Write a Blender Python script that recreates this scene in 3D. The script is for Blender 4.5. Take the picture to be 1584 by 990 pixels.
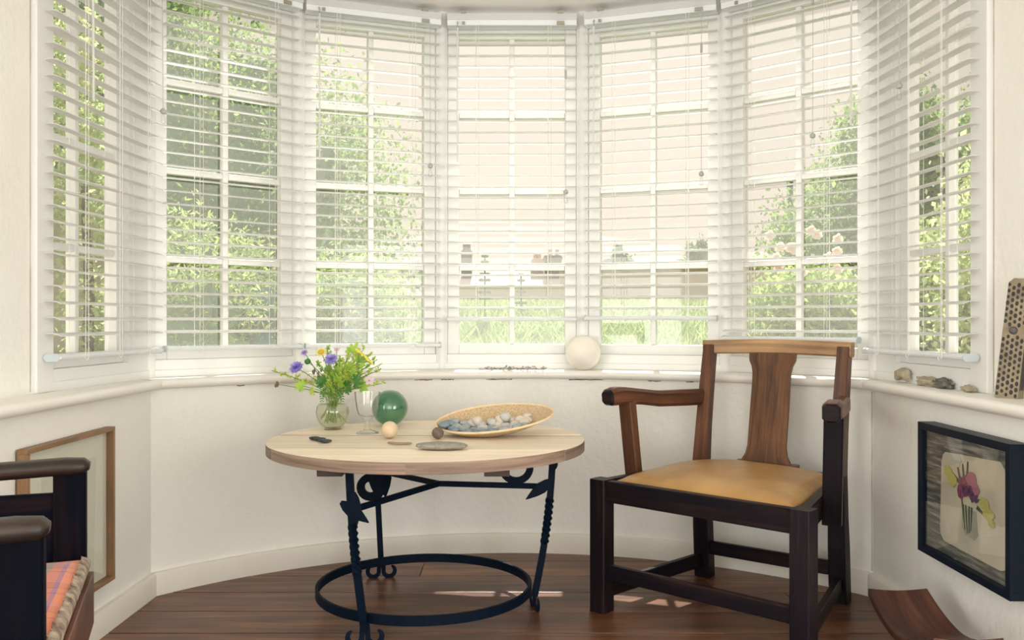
import bpy, math, random
import numpy as np
from mathutils import Vector as V, Matrix, noise

# ------------------------------------------------------------------ scene, camera, light
sc = bpy.context.scene
COL = sc.collection
for o in list(bpy.data.objects):
    bpy.data.objects.remove(o)
F = 1390.0                                   # focal length in pixels of the 1584 px wide frame
cam = bpy.data.cameras.new('camera')
cam.sensor_width = 36.0
cam.lens = 36.0 * F / 1584.0
cam.clip_start = 0.05
camo = bpy.data.objects.new('camera', cam)
camo.location = (0, 0, 1.0)
camo.rotation_euler = (math.pi / 2, 0, 0)
COL.objects.link(camo)
sc.camera = camo

sc.view_settings.view_transform = 'Standard'
sc.view_settings.look = 'None'
sc.view_settings.exposure = 0.17
sc.view_settings.gamma = 1.0
sc.view_settings.use_curve_mapping = False
sc.cycles.use_denoising = True
sc.cycles.max_bounces = 12
sc.cycles.transparent_max_bounces = 48
sc.cycles.transmission_bounces = 8
sc.cycles.diffuse_bounces = 6
sc.cycles.caustics_refractive = False
sc.cycles.caustics_reflective = False
sc.cycles.sample_clamp_indirect = 6.0

# sky: hazy summer sky, cream near the horizon, pale blue-grey overhead, faint cloud
wd = bpy.data.worlds.new('sky')
sc.world = wd
wd.use_nodes = True
nt = wd.node_tree
bg = nt.nodes['Background']
tc = nt.nodes.new('ShaderNodeTexCoord')
sx = nt.nodes.new('ShaderNodeSeparateXYZ')
nt.links.new(tc.outputs['Generated'], sx.inputs[0])
rp = nt.nodes.new('ShaderNodeValToRGB')
nt.links.new(sx.outputs['Z'], rp.inputs[0])
rp.color_ramp.elements[0].position = 0.0
rp.color_ramp.elements[0].color = (1.0, .84, .71, 1)
rp.color_ramp.elements[1].position = 0.75
rp.color_ramp.elements[1].color = (.86, .96, 1.0, 1)
e = rp.color_ramp.elements.new(0.35)
e.color = (1.0, .88, .76, 1)
mp = nt.nodes.new('ShaderNodeMapping')
mp.inputs['Scale'].default_value = (2.2, 2.2, 6.0)
nt.links.new(tc.outputs['Generated'], mp.inputs[0])
nz = nt.nodes.new('ShaderNodeTexNoise')
nz.inputs['Scale'].default_value = 2.4
nz.inputs['Detail'].default_value = 5
nt.links.new(mp.outputs[0], nz.inputs[0])
r2 = nt.nodes.new('ShaderNodeValToRGB')
r2.color_ramp.elements[0].position = .24
r2.color_ramp.elements[0].color = (.88, .92, .95, 1)
r2.color_ramp.elements[1].position = .42
r2.color_ramp.elements[1].color = (1, 1, 1, 1)
nt.links.new(nz.outputs[0], r2.inputs[0])
mx = nt.nodes.new('ShaderNodeMix')
mx.data_type = 'RGBA'
mx.blend_type = 'MULTIPLY'
mx.inputs[0].default_value = 1.0
nt.links.new(rp.outputs[0], mx.inputs[6])
nt.links.new(r2.outputs[0], mx.inputs[7])
nt.links.new(mx.outputs[2], bg.inputs[0])
bg.inputs[1].default_value = 0.70

# sun: high, ahead of the camera and a little to the right
sl = bpy.data.lights.new('sun', 'SUN')
sl.energy = 9.5
sl.angle = math.radians(0.6)
sl.color = (1.0, .95, .86)
so = bpy.data.objects.new('sun', sl)
COL.objects.link(so)
sdir = V((.05, .69, 1.0)).normalized()      # towards the sun
so.rotation_euler = sdir.to_track_quat('Z', 'Y').to_euler()
so.location = (2, 12, 16)

# three unseen fill lamps added behind the camera to brighten the room
for (loc, rot, w_, h_, en) in (((0, -2.8, 1.15), (90, 0, 0), 3.4, 2.1, 70), ((-2.5, -.6, .95), (90, 0, -90), 2.6, 1.8, 88), ((2.5, -.6, .95), (90, 0, 90), 2.6, 1.8, 80)):
    al = bpy.data.lights.new('room_fill_light', 'AREA')
    al.shape = 'RECTANGLE'
    al.size, al.size_y = w_, h_
    al.energy = en
    al.color = (.985, .99, .97)
    ao = bpy.data.objects.new('room_fill_light', al)
    COL.objects.link(ao)
    ao.location = loc
    ao.rotation_euler = [math.radians(v) for v in rot]

# ------------------------------------------------------------------ helpers
def at(px, py, Y):
    return V(((px - 792) * Y / F, Y, 1 - (py - 495) * Y / F))

def onz(px, py, z):
    Y = (1 - z) * F / (py - 495)
    return V(((px - 792) * Y / F, Y, z))

MATS = {}
def newmat(name):
    m = bpy.data.materials.new(name)
    m.use_nodes = True
    MATS[name] = m
    return m, m.node_tree, m.node_tree.nodes['Principled BSDF']

def N(t, kind, **kw):
    n = t.nodes.new(kind)
    for k, v in kw.items():
        if k in n.inputs:
            n.inputs[k].default_value = v
        else:
            setattr(n, k, v)
    return n

def ramp(t, src, stops, interp='LINEAR'):
    r = t.nodes.new('ShaderNodeValToRGB')
    r.color_ramp.interpolation = interp
    els = r.color_ramp.elements
    while len(els) < len(stops):
        els.new(0.5)
    for el, (p, c) in zip(els, stops):
        el.position = p
        el.color = (*c, 1)
    t.links.new(src, r.inputs[0])
    return r

def bumpto(t, b, src, strength, dist=.002):
    bn = t.nodes.new('ShaderNodeBump')
    bn.inputs['Strength'].default_value = strength
    bn.inputs['Distance'].default_value = dist
    t.links.new(src, bn.inputs['Height'])
    t.links.new(bn.outputs[0], b.inputs['Normal'])

def plain(name, c, rough=.5, metal=0.0, c2=None, scale=20, bump=0.0, dist=.002, spec=.5, trans=0.0):
    m, t, b = newmat(name)
    b.inputs['Base Color'].default_value = (*c, 1)
    b.inputs['Roughness'].default_value = rough
    b.inputs['Metallic'].default_value = metal
    b.inputs['Specular IOR Level'].default_value = spec
    b.inputs['Transmission Weight'].default_value = trans
    if c2 or bump:
        tcn = N(t, 'ShaderNodeTexCoord')
        n = N(t, 'ShaderNodeTexNoise', Scale=scale, Detail=6)
        t.links.new(tcn.outputs['Object'], n.inputs[0])
        if c2:
            r = ramp(t, n.outputs[0], [(.32, c), (.68, c2)])
            t.links.new(r.outputs[0], b.inputs['Base Color'])
        if bump:
            bumpto(t, b, n.outputs[0], bump, dist)
    return m

def wood(name, c1, c2, c3, rough=.4, su=2.0, sv=40.0, spec=.5, bump=.15, coat=0.0, wear=None):
    m, t, b = newmat(name)
    uv = N(t, 'ShaderNodeUVMap')
    oi = N(t, 'ShaderNodeObjectInfo')
    add = N(t, 'ShaderNodeVectorMath', operation='ADD')
    mul = N(t, 'ShaderNodeVectorMath', operation='SCALE')
    comb = N(t, 'ShaderNodeCombineXYZ', X=3.1, Y=7.7, Z=5.3)
    t.links.new(comb.outputs[0], mul.inputs[0])
    t.links.new(oi.outputs['Random'], mul.inputs['Scale'])
    t.links.new(uv.outputs[0], add.inputs[0])
    t.links.new(mul.outputs[0], add.inputs[1])
    mpn = N(t, 'ShaderNodeMapping')
    mpn.inputs['Scale'].default_value = (su, sv, 1)
    t.links.new(add.outputs[0], mpn.inputs[0])
    n = N(t, 'ShaderNodeTexNoise', Scale=1.0, Detail=8, Roughness=.62, Distortion=.6)
    t.links.new(mpn.outputs[0], n.inputs[0])
    r = ramp(t, n.outputs[0], [(.28, c1), (.5, c2), (.74, c3)])
    out = r.outputs[0]
    mp2 = N(t, 'ShaderNodeMapping')
    mp2.inputs['Scale'].default_value = (su * 2.2, sv * .16, 1)
    t.links.new(add.outputs[0], mp2.inputs[0])
    n2 = N(t, 'ShaderNodeTexNoise', Scale=1.0, Detail=4)
    t.links.new(mp2.outputs[0], n2.inputs[0])
    lo, hi = (.90, 1.06) if 'pine' in name else (.62, 1.2)
    r2_ = ramp(t, n2.outputs[0], [(.3, (lo,) * 3), (.7, (hi,) * 3)])
    mm = N(t, 'ShaderNodeMix', data_type='RGBA', blend_type='MULTIPLY')
    mm.inputs[0].default_value = 1
    t.links.new(out, mm.inputs[6])
    t.links.new(r2_.outputs[0], mm.inputs[7])
    out = mm.outputs[2]
    # one board darker or lighter than the next
    hv = N(t, 'ShaderNodeHueSaturation')
    mr = N(t, 'ShaderNodeMapRange')
    mr.inputs['To Min'].default_value = .72
    mr.inputs['To Max'].default_value = 1.25
    t.links.new(oi.outputs['Random'], mr.inputs[0])
    t.links.new(mr.outputs[0], hv.inputs['Value'])
    t.links.new(out, hv.inputs['Color'])
    t.links.new(hv.outputs[0], b.inputs['Base Color'])
    b.inputs['Roughness'].default_value = rough
    b.inputs['Specular IOR Level'].default_value = spec
    b.inputs['Coat Weight'].default_value = coat
    b.inputs['Coat Roughness'].default_value = .25
    if bump:
        bumpto(t, b, n.outputs[0], bump, .002)
    return m

def island_leaf(name, cols, trans=.5, rough=.6):
    """leaf material: every leaf has its own tone; light comes through it"""
    m, t, b = newmat(name)
    g = N(t, 'ShaderNodeNewGeometry')
    n = len(cols)
    r = ramp(t, g.outputs['Random Per Island'], [((i + .0) / n, c) for i, c in enumerate(cols)])
    tr = N(t, 'ShaderNodeBsdfTranslucent')
    mxs = N(t, 'ShaderNodeMixShader')
    mxs.inputs[0].default_value = trans
    t.links.new(r.outputs[0], b.inputs['Base Color'])
    t.links.new(r.outputs[0], tr.inputs[0])
    b.inputs['Roughness'].default_value = rough
    b.inputs['Specular IOR Level'].default_value = .25
    t.links.new(b.outputs[0], mxs.inputs[1])
    t.links.new(tr.outputs[0], mxs.inputs[2])
    t.links.new(mxs.outputs[0], t.nodes['Material Output'].inputs[0])
    return m

def thin_glass(name, tint=(1, 1, 1), veil=0.0, edge=.5, veilcol=(.9, .9, .85), refl=1.0, ef=.42):
    """thin clear glass: sees straight through, reflects by fresnel, a pale haze veil can be mixed in"""
    m, t, b = newmat(name)
    t.nodes.remove(b)
    tr = N(t, 'ShaderNodeBsdfTransparent')
    tr.inputs[0].default_value = (*tint, 1)
    gl = N(t, 'ShaderNodeBsdfGlossy')
    gl.inputs['Roughness'].default_value = .03
    gl.inputs[0].default_value = (refl, refl, refl, 1)
    lf = N(t, 'ShaderNodeLayerWeight')
    lf.inputs[0].default_value = .5
    pw = N(t, 'ShaderNodeMath', operation='POWER')
    pw.inputs[1].default_value = 5.0
    t.links.new(lf.outputs['Facing'], pw.inputs[0])
    fr = N(t, 'ShaderNodeMath', operation='MULTIPLY_ADD')
    fr.inputs[1].default_value = .92
    fr.inputs[2].default_value = .045
    t.links.new(pw.outputs[0], fr.inputs[0])
    last = tr
    if edge:
        lw = N(t, 'ShaderNodeLayerWeight')
        lw.inputs[0].default_value = edge
        rr = ramp(t, lw.outputs['Facing'], [(.0, tint), (.55, tint), (1.0, tuple(x * ef for x in tint))])
        t.links.new(rr.outputs[0], tr.inputs[0])
    if veil:
        tl = N(t, 'ShaderNodeBsdfTranslucent')
        tl.inputs[0].default_value = (*veilcol, 1)
        m1 = N(t, 'ShaderNodeMixShader')
        m1.inputs[0].default_value = veil
        t.links.new(tr.outputs[0], m1.inputs[1])
        t.links.new(tl.outputs[0], m1.inputs[2])
        last = m1
    m2 = N(t, 'ShaderNodeMixShader')
    t.links.new(fr.outputs[0], m2.inputs[0])
    t.links.new(last.outputs[0], m2.inputs[1])
    t.links.new(gl.outputs[0], m2.inputs[2])
    t.links.new(m2.outputs[0], t.nodes['Material Output'].inputs[0])
    return m

class M:
    """collects one mesh"""
    def __init__(s):
        s.v, s.f, s.uv = [], [], []
    def add(s, vs, fs, uvs=None):
        k = len(s.v)
        s.v += [tuple(p) for p in vs]
        for i, f in enumerate(fs):
            s.f.append(tuple(k + j for j in f))
            s.uv.append(uvs[i] if uvs else [(vs[j][0], vs[j][1]) for j in f])
        return s
    def box(s, x0, x1, y0, y1, z0, z1, fn=None, g=0):
        P = [(x, y, z) for x in (x0, x1) for y in (y0, y1) for z in (z0, z1)]
        fs = [(0, 1, 3, 2), (4, 6, 7, 5), (0, 4, 5, 1), (2, 3, 7, 6), (0, 2, 6, 4), (1, 5, 7, 3)]
        nax = [0, 0, 1, 1, 2, 2]
        uvs = []
        for f, n in zip(fs, nax):
            ax = [a for a in (0, 1, 2) if a != n]
            u = g if g in ax else ax[0]
            w = [a for a in ax if a != u][0]
            uvs.append([(P[j][u], P[j][w] + n * .37) for j in f])
        return s.add([fn(*p) if fn else p for p in P], fs, uvs)
    def prism(s, poly, z0, z1, fn=None, g=0):
        """poly: CCW list of (x, y)"""
        n = len(poly)
        P = [(x, y, z0) for x, y in poly] + [(x, y, z1) for x, y in poly]
        fs = [tuple(range(n - 1, -1, -1)), tuple(range(n, 2 * n))]
        o = 1 - g
        uvs = [[(P[j][g], P[j][o]) for j in fs[0]], [(P[j][g], P[j][o]) for j in fs[1]]]
        per = 0.0
        for i in range(n):
            j = (i + 1) % n
            f = (i, j, n + j, n + i)
            fs.append(f)
            q = per + math.hypot(poly[j][0] - poly[i][0], poly[j][1] - poly[i][1])
            uvs.append([(per, z0), (q, z0), (q, z1), (per, z1)])
            per = q
        return s.add([fn(*p) if fn else p for p in P], fs, uvs)
    def sweep(s, path, prof, up=(0, 0, 1), scale=None, twist=None, closed=False, caps=True):
        path = [V(p) for p in path]
        n, m = len(path), len(prof)
        up = V(up)
        vs, us, u = [], [], 0.0
        per = [0.0]
        for i in range(m):
            a, b = prof[i], prof[(i + 1) % m]
            per.append(per[-1] + math.hypot(b[0] - a[0], b[1] - a[1]))
        for i, p in enumerate(path):
            if closed:
                t = path[(i + 1) % n] - path[i - 1]
            else:
                t = path[min(i + 1, n - 1)] - path[max(i - 1, 0)]
            t.normalize()
            uu = up if abs(t.dot(up)) < .98 else V((0, 1, 0)) if abs(t.y) < .9 else V((1, 0, 0))
            sd = t.cross(uu).normalized()
            u2 = sd.cross(t).normalized()
            k = scale[i] if scale else 1.0
            kx, ky = k if isinstance(k, tuple) else (k, k)
            a = twist[i] if twist else 0.0
            ca, sa = math.cos(a), math.sin(a)
            if i:
                u += (p - path[i - 1]).length
            us.append(u)
            for (x, y) in prof:
                x, y = x * kx, y * ky
                vs.append(p + sd * (x * ca - y * sa) + u2 * (x * sa + y * ca))
        fs, uvs = [], []
        for i in range(n if closed else n - 1):
            i2 = (i + 1) % n
            ub = us[i2] if i2 else us[-1] + .01
            for j in range(m):
                j2 = (j + 1) % m
                fs.append((i * m + j, i * m + j2, i2 * m + j2, i2 * m + j))
                uvs.append([(us[i], per[j]), (us[i], per[j + 1]), (ub, per[j + 1]), (ub, per[j])])
        if caps and not closed:
            fs.append(tuple(range(m - 1, -1, -1)))
            uvs.append([prof[j] for j in range(m - 1, -1, -1)])
            fs.append(tuple((n - 1) * m + j for j in range(m)))
            uvs.append([prof[j] for j in range(m)])
        return s.add(vs, fs, uvs)
    def lathe(s, prof, c, seg=28, sq=(1, 1)):
        vs, fs, uvs = [], [], []
        n = len(prof)
        for i in range(seg):
            a = 2 * math.pi * i / seg
            for r, z in prof:
                vs.append((c[0] + r * math.cos(a) * sq[0], c[1] + r * math.sin(a) * sq[1], c[2] + z))
        for i in range(seg):
            i2 = (i + 1) % seg
            for j in range(n - 1):
                fs.append((i * n + j, i2 * n + j, i2 * n + j + 1, i * n + j + 1))
                uvs.append([(i / seg, j / n), ((i + 1) / seg, j / n), ((i + 1) / seg, (j + 1) / n), (i / seg, (j + 1) / n)])
        return s.add(vs, fs, uvs)
    def ball(s, c, r, seg=20, rings=12, amp=0.0, fq=3.0, seed=0.0, rot=None):
        if not isinstance(r, tuple):
            r = (r, r, r)
        vs, fs = [], []
        c = V(c)
        def pt(th, ph):
            d = V((math.sin(ph) * math.cos(th), math.sin(ph) * math.sin(th), math.cos(ph)))
            k = 1 + (amp * noise.noise(d * fq + V((seed, seed * 1.7, seed * .3))) if amp else 0)
            p = V((d.x * r[0] * k, d.y * r[1] * k, d.z * r[2] * k))
            if rot is not None:
                p = rot @ p
            return c + p
        vs.append(pt(0, 0))
        for i in range(1, rings):
            for j in range(seg):
                vs.append(pt(2 * math.pi * j / seg, math.pi * i / rings))
        vs.append(pt(0, math.pi))
        L = len(vs) - 1
        for j in range(seg):
            j2 = (j + 1) % seg
            fs.append((0, 1 + j, 1 + j2))
            for i in range(rings - 2):
                a = 1 + i * seg
                fs.append((a + j, a + seg + j, a + seg + j2, a + j2))
            a = 1 + (rings - 2) * seg
            fs.append((a + j, L, a + j2))
        uvs = [[(vs[k].x, vs[k].y + vs[k].z) for k in f] for f in fs]
        return s.add(vs, fs, uvs)
    def mesh(s, name, loc=None, smooth=False, sharp=40):
        me = bpy.data.meshes.new(name)
        vs = s.v if loc is None else [(x - loc[0], y - loc[1], z - loc[2]) for x, y, z in s.v]
        me.from_pydata(vs, [], s.f)
        ul = me.uv_layers.new(name='UVMap')
        flat = [c for f in s.uv for p in f for c in p]
        ul.data.foreach_set('uv', flat)
        if smooth:
            me.polygons.foreach_set('use_smooth', [True] * len(me.polygons))
            me.set_sharp_from_angle(angle=math.radians(sharp))
        me.update()
        return me

def rect(w, h, c=0.0):
    w, h = w / 2, h / 2
    if not c:
        return [(-w, -h), (w, -h), (w, h), (-w, h)]
    return [(-w + c, -h), (w - c, -h), (w, -h + c), (w, h - c), (w - c, h), (-w + c, h), (-w, h - c), (-w, -h + c)]

def circ(r, n=8):
    return [(r * math.cos(2 * math.pi * i / n), r * math.sin(2 * math.pi * i / n)) for i in range(n)]

def tagit(o, label=None, cat=None, group=None, kind=None):
    if label: o['label'] = label
    if cat: o['category'] = cat
    if group: o['group'] = group
    if kind: o['kind'] = kind
    return o

def thing(name, loc, label, cat, group=None, rz=0.0, kind=None):
    o = bpy.data.objects.new(name, None)
    o.empty_display_size = .05
    o.location = loc
    o.rotation_euler = (0, 0, rz)
    COL.objects.link(o)
    return tagit(o, label, cat, group, kind)

def wloc(o):
    l = V(o.location)
    while o.parent:
        o = o.parent
        l = l + V(o.location)
    return l

def put(name, b, mat, parent=None, smooth=False, local=False, bevel=0.0, sharp=40, label=None, kind=None):
    """link one mesh; built in world coordinates unless local"""
    loc = None
    if parent is not None and not local:
        loc = wloc(parent)
    me = b.mesh(name, loc, smooth, sharp)
    me.materials.append(mat)
    o = bpy.data.objects.new(name, me)
    COL.objects.link(o)
    if parent is not None:
        o.parent = parent
    if bevel:
        md = o.modifiers.new('bevel', 'BEVEL')
        md.width = bevel
        md.segments = 2
        md.limit_method = 'ANGLE'
        md.angle_limit = math.radians(50)
    if label: o['label'] = label
    if kind: o['kind'] = kind
    return o

def solo(name, b, mat, label, cat, group=None, smooth=True, bevel=0.0, sharp=40, kind=None):
    """a thing that is one mesh: its origin at its base centre"""
    xs = [p[0] for p in b.v]; ys = [p[1] for p in b.v]; zs = [p[2] for p in b.v]
    loc = ((min(xs) + max(xs)) / 2, (min(ys) + max(ys)) / 2, min(zs))
    me = b.mesh(name, loc, smooth, sharp)
    me.materials.append(mat)
    o = bpy.data.objects.new(name, me)
    o.location = loc
    COL.objects.link(o)
    if bevel:
        md = o.modifiers.new('bevel', 'BEVEL')
        md.width = bevel
        md.segments = 2
        md.limit_method = 'ANGLE'
        md.angle_limit = math.radians(50)
    return tagit(o, label, cat, group, kind)

def lerp(a, b, t):
    return a + (b - a) * t

def bez(p0, p1, p2, p3, n=10):
    out = []
    for i in range(n + 1):
        t = i / n
        out.append(V(p0) * (1 - t) ** 3 + V(p1) * 3 * t * (1 - t) ** 2 + V(p2) * 3 * t * t * (1 - t) + V(p3) * t ** 3)
    return out

# ------------------------------------------------------------------ materials
m_plaster = None
def plaster(name, c, c2):
    m, t, b = newmat(name)
    tcn = N(t, 'ShaderNodeTexCoord')
    n1 = N(t, 'ShaderNodeTexNoise', Scale=3.0, Detail=5)
    n2 = N(t, 'ShaderNodeTexNoise', Scale=26.0, Detail=6, Roughness=.6)
    n3 = N(t, 'ShaderNodeTexVoronoi', Scale=7.0)
    for n in (n1, n2, n3):
        t.links.new(tcn.outputs['Object'], n.inputs[0])
    r = ramp(t, n1.outputs[0], [(.3, c), (.7, c2)])
    t.links.new(r.outputs[0], b.inputs['Base Color'])
    lump = ramp(t, n3.outputs['Distance'], [(.0, (1, 1, 1)), (.07, (0, 0, 0))])
    mxn = N(t, 'ShaderNodeMix', data_type='RGBA', blend_type='ADD')
    mxn.inputs[0].default_value = .35
    t.links.new(n2.outputs[0], mxn.inputs[6])
    t.links.new(lump.outputs[0], mxn.inputs[7])
    bumpto(t, b, mxn.outputs[2], .8, .006)
    b.inputs['Roughness'].default_value = .75
    b.inputs['Specular IOR Level'].default_value = .25
    return m
m_wall = plaster('lime_plaster', (.85, .845, .79), (.82, .81, .75))
m_ceil = plain('ceiling_paint', (.94, .93, .90), .8, c2=(.92, .91, .875), scale=3, bump=.1)
m_trim = plain('gloss_trim_paint', (.83, .81, .75), .35, c2=(.80, .78, .72), scale=6, bump=.12, dist=.002)
m_skirt = plain('skirting_paint', (.78, .745, .66), .5, c2=(.74, .705, .62), scale=8, bump=.15)
m_frame = plain('window_frame_paint', (.79, .79, .765), .35, c2=(.77, .77, .745), scale=9, bump=.06)
m_pane = thin_glass('window_pane', (.99, .99, .985), veil=.17, edge=0, refl=.8)  # veil puts the bloom and haze over the garden view into the glass
m_slat = plain('white_slat', (.88, .885, .875), .35)
def _translucent(m, c, f):
    t = m.node_tree
    b = t.nodes['Principled BSDF']
    tr = N(t, 'ShaderNodeBsdfTranslucent')
    tr.inputs[0].default_value = (*c, 1)
    mm = N(t, 'ShaderNodeMixShader')
    mm.inputs[0].default_value = f
    t.links.new(b.outputs[0], mm.inputs[1])
    t.links.new(tr.outputs[0], mm.inputs[2])
    t.links.new(mm.outputs[0], t.nodes['Material Output'].inputs[0])
_translucent(m_slat, (.92, .92, .91), .5)
m_rail = plain('white_blind_rail', (.80, .84, .85), .4)
m_cord = plain('white_cord', (.80, .80, .76), .7)
m_metal = plain('bracket_metal', (.42, .40, .33), .4, .8)
m_knob = plain('grey_plastic', (.45, .45, .43), .4)
m_clear = thin_glass('clear_plastic', (.93, .94, .94), edge=.5)
m_floor = wood('dark_floorboard', (.045, .022, .018), (.165, .066, .032), (.32, .145, .065), rough=.34, su=1.6, sv=26, spec=.4, bump=.25)
m_pine = wood('pale_pine', (.68, .545, .40), (.81, .685, .53), (.86, .76, .62), rough=.5, su=1.5, sv=60, bump=.08)
m_pedge = wood('aged_pine_edge', (.12, .08, .06), (.24, .165, .12), (.36, .26, .185), rough=.6, su=2.5, sv=60)
m_edgewood = wood('aged_batten', (.045, .028, .026), (.08, .048, .038), (.12, .07, .05), rough=.6)
m_iron = plain('wrought_iron', (.001, .005, .013), .6, 0.0, spec=.10, c2=(.002, .008, .020), scale=50, bump=.3, dist=.001)
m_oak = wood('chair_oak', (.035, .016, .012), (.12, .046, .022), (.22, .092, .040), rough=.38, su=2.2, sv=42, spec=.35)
m_oak_shade = wood('chair_oak_shaded', (.0025, .003, .007), (.010, .006, .009), (.034, .016, .012), rough=.42, su=2.2, sv=42, spec=.16)  # chair oak with shade put into its colour
m_oaklt = wood('chair_oak_worn', (.18, .10, .042), (.36, .21, .092), (.50, .32, .16), rough=.4, su=2.0, sv=46, coat=.1)
m_leather = plain('tan_leather', (.46, .27, .095), .38, c2=(.34, .18, .06), scale=7, bump=.08)
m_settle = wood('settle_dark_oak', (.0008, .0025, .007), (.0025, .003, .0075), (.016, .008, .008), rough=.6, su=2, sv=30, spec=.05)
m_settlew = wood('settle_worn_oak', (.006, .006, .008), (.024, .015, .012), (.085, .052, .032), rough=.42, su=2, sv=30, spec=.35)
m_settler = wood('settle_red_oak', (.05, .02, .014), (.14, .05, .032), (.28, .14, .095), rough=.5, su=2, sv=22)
m_stool = wood('stool_hardwood', (.022, .009, .007), (.062, .023, .015), (.13, .055, .032), rough=.4, su=2, sv=26, spec=.4)
m_lightoak = wood('frame_light_oak', (.25, .13, .055), (.36, .20, .095), (.46, .27, .14), rough=.5, su=2, sv=60)
m_black = plain('black_frame_paint', (.002, .007, .016), .42, spec=.2)
m_mount = plain('cream_mount_board', (.82, .81, .68), .8)
m_sketch = plain('grey_sketch_paper', (.68, .68, .57), .8, c2=(.73, .72, .61), scale=14)
m_picglass = thin_glass('picture_glass', (.97, .97, .96), edge=0, refl=.9)
m_vase = thin_glass('vase_glass', (.995, .995, .985), edge=.35, ef=.66)
m_water = thin_glass('vase_water', (.985, .99, .93), edge=0, veil=.20, veilcol=(.93, .95, .70), refl=.3)
m_goblet = thin_glass('goblet_glass', (.985, .99, .985), edge=.55)
m_straw = None

# ------------------------------------------------------------------ the room
Rw, Cy = 1.694, 2.186                       # plaster arc below the windows
A0 = math.asin(1.31 / Rw)
def arc(R, z, n=48, a=A0):
    return [V((R * math.sin(lerp(-a, a, i / n)), Cy + R * math.cos(lerp(-a, a, i / n)), z)) for i in range(n + 1)]

# floor: sub floor and boards
fl = M(); fl.box(-2.9, 2.9, -3.0, 4.25, -.16, -.032)
floor = put('floor', fl, plain('sub_floor', (.02, .016, .016), .9))
floor['kind'] = 'structure'
rnd = random.Random(4)
yk = 2.866 - .2145 * 27
k = 0
while yk < 3.92:
    joints = sorted([rnd.uniform(-2.3, -1.0), rnd.uniform(.6, 2.2)])
    if abs(yk - 3.5095) < .02: joints = [-.36]
    if abs(yk - 3.0805) < .02: joints = [1.0]
    xs = [-2.85] + joints + [2.85]
    for a, b in zip(xs, xs[1:]):
        p = M()
        sl_ = .012 if joints == [-.36] else 0.0
        dz = rnd.uniform(-.0015, .0015)
        p.box(a + .0012, b - .0012, yk + .003, yk + .2145 - .003, -.032, 0.0 + dz, g=0)
        put('plank', p, m_floor, floor, bevel=.0018)
    yk += .2145

# ceiling, cut to the bay
PX = [(.309, 3.96), (.8897, 3.749), (1.35, 3.35), (1.40, 2.62)]
poly = [(-2.9, -3.0), (2.9, -3.0), (2.9, 2.55), (1.52, 2.60), (1.47, 3.42), (.95, 3.86), (.33, 4.09), (-.33, 4.09), (-.95, 3.86), (-1.47, 3.42), (-1.52, 2.60), (-2.9, 2.55)]
c = M(); c.prism(poly, 2.356, 2.52)
put('ceiling', c, m_ceil)['kind'] = 'structure'

# curved wall below the windows
w = M()
n = 64
ins = arc(Rw, 0, n); outs = arc(Rw + .12, 0, n, A0 * 1.0)
vs = [];
for q in (ins, outs):
    for z in (-.03, .75):
        vs += [(p.x, p.y, z) for p in q]
m_ = n + 1
fs = []
for i in range(n):
    fs.append((i, i + 1, m_ + i + 1, m_ + i))
    fs.append((2 * m_ + i + 1, 2 * m_ + i, 3 * m_ + i, 3 * m_ + i + 1))
    fs.append((m_ + i, m_ + i + 1, 3 * m_ + i + 1, 3 * m_ + i))
w.add(vs, [tuple(reversed(f)) for f in fs])
put('wall_front', w, m_wall, smooth=True)['kind'] = 'structure'
for sgn, nm in ((-1, 'wall_left'), (1, 'wall_right')):
    w = M()
    fn = (lambda x, y, z: (x * sgn, y, z))
    def quadbox(pl, z0, z1):
        pl2 = [(x * sgn, y) for x, y in pl]
        if sgn < 0: pl2.reverse()
        w.prism(pl2, z0, z1)
    quadbox([(1.31, 3.26), (1.318, 2.06), (1.62, 2.06), (1.58, 3.30)], -.03, .75)       # below the sill
    quadbox([(1.405, 2.625), (1.41, 2.06), (1.62, 2.06), (1.60, 2.625)], .75, 2.356)     # plaster beside the window
    quadbox([(1.62, 2.06), (2.62, 2.06), (2.62, 2.26), (1.62, 2.26)], -.03, 2.356)        # return into the room
    quadbox([(2.62, -2.9), (2.75, -2.9), (2.75, 2.26), (2.62, 2.26)], -.03, 2.356)
    put(nm, w, m_wall)['kind'] = 'structure'
w = M(); w.box(-2.75, 2.75, -3.0, -2.9, -.03, 2.356)
put('wall_back', w, m_wall)['kind'] = 'structure'

# skirting boards
sk = [(-.012, 0), (.012, 0), (.012, .074), (.006, .083), (-.012, .083)]
def prof_sweep(name, path, prof, mat, smooth=True):
    b = M(); b.sweep(path, prof)
    o = put(name, b, mat, smooth=smooth, sharp=50)
    o['kind'] = 'structure'
    return o
# sweep side vector = t x up : for a path running +x it points to -y (into the room)
prof_sweep('baseboard_front', arc(Rw - .012, 0, 40), sk, m_skirt)
prof_sweep('baseboard_left', [V((-1.306, 2.06, 0)), V((-1.298, 3.25, 0))], sk, m_skirt)
prof_sweep('baseboard_right', [V((1.298, 3.25, 0)), V((1.306, 2.06, 0))], sk, m_skirt)

# sills with a bullnose: side -> room
def nose(depth):
    p = [(-depth, .0), (.012, 0)]
    for i in range(9):
        a = -math.pi / 2 + math.pi * i / 8
        p.append((.012 + .018 * math.cos(a), .018 + .018 * math.sin(a)))
    p += [(-depth, .036)]
    return p
ZS = .748
prof_sweep('trim_1', arc(Rw - .002, ZS, 40, A0 + .012), nose(.16), m_trim)
prof_sweep('trim_2', [V((-1.306, 2.06, ZS)), V((-1.298, 3.262, ZS))], nose(.16), m_trim)
prof_sweep('trim_3', [V((1.298, 3.262, ZS)), V((1.306, 2.06, ZS))], nose(.16), m_trim)
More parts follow.
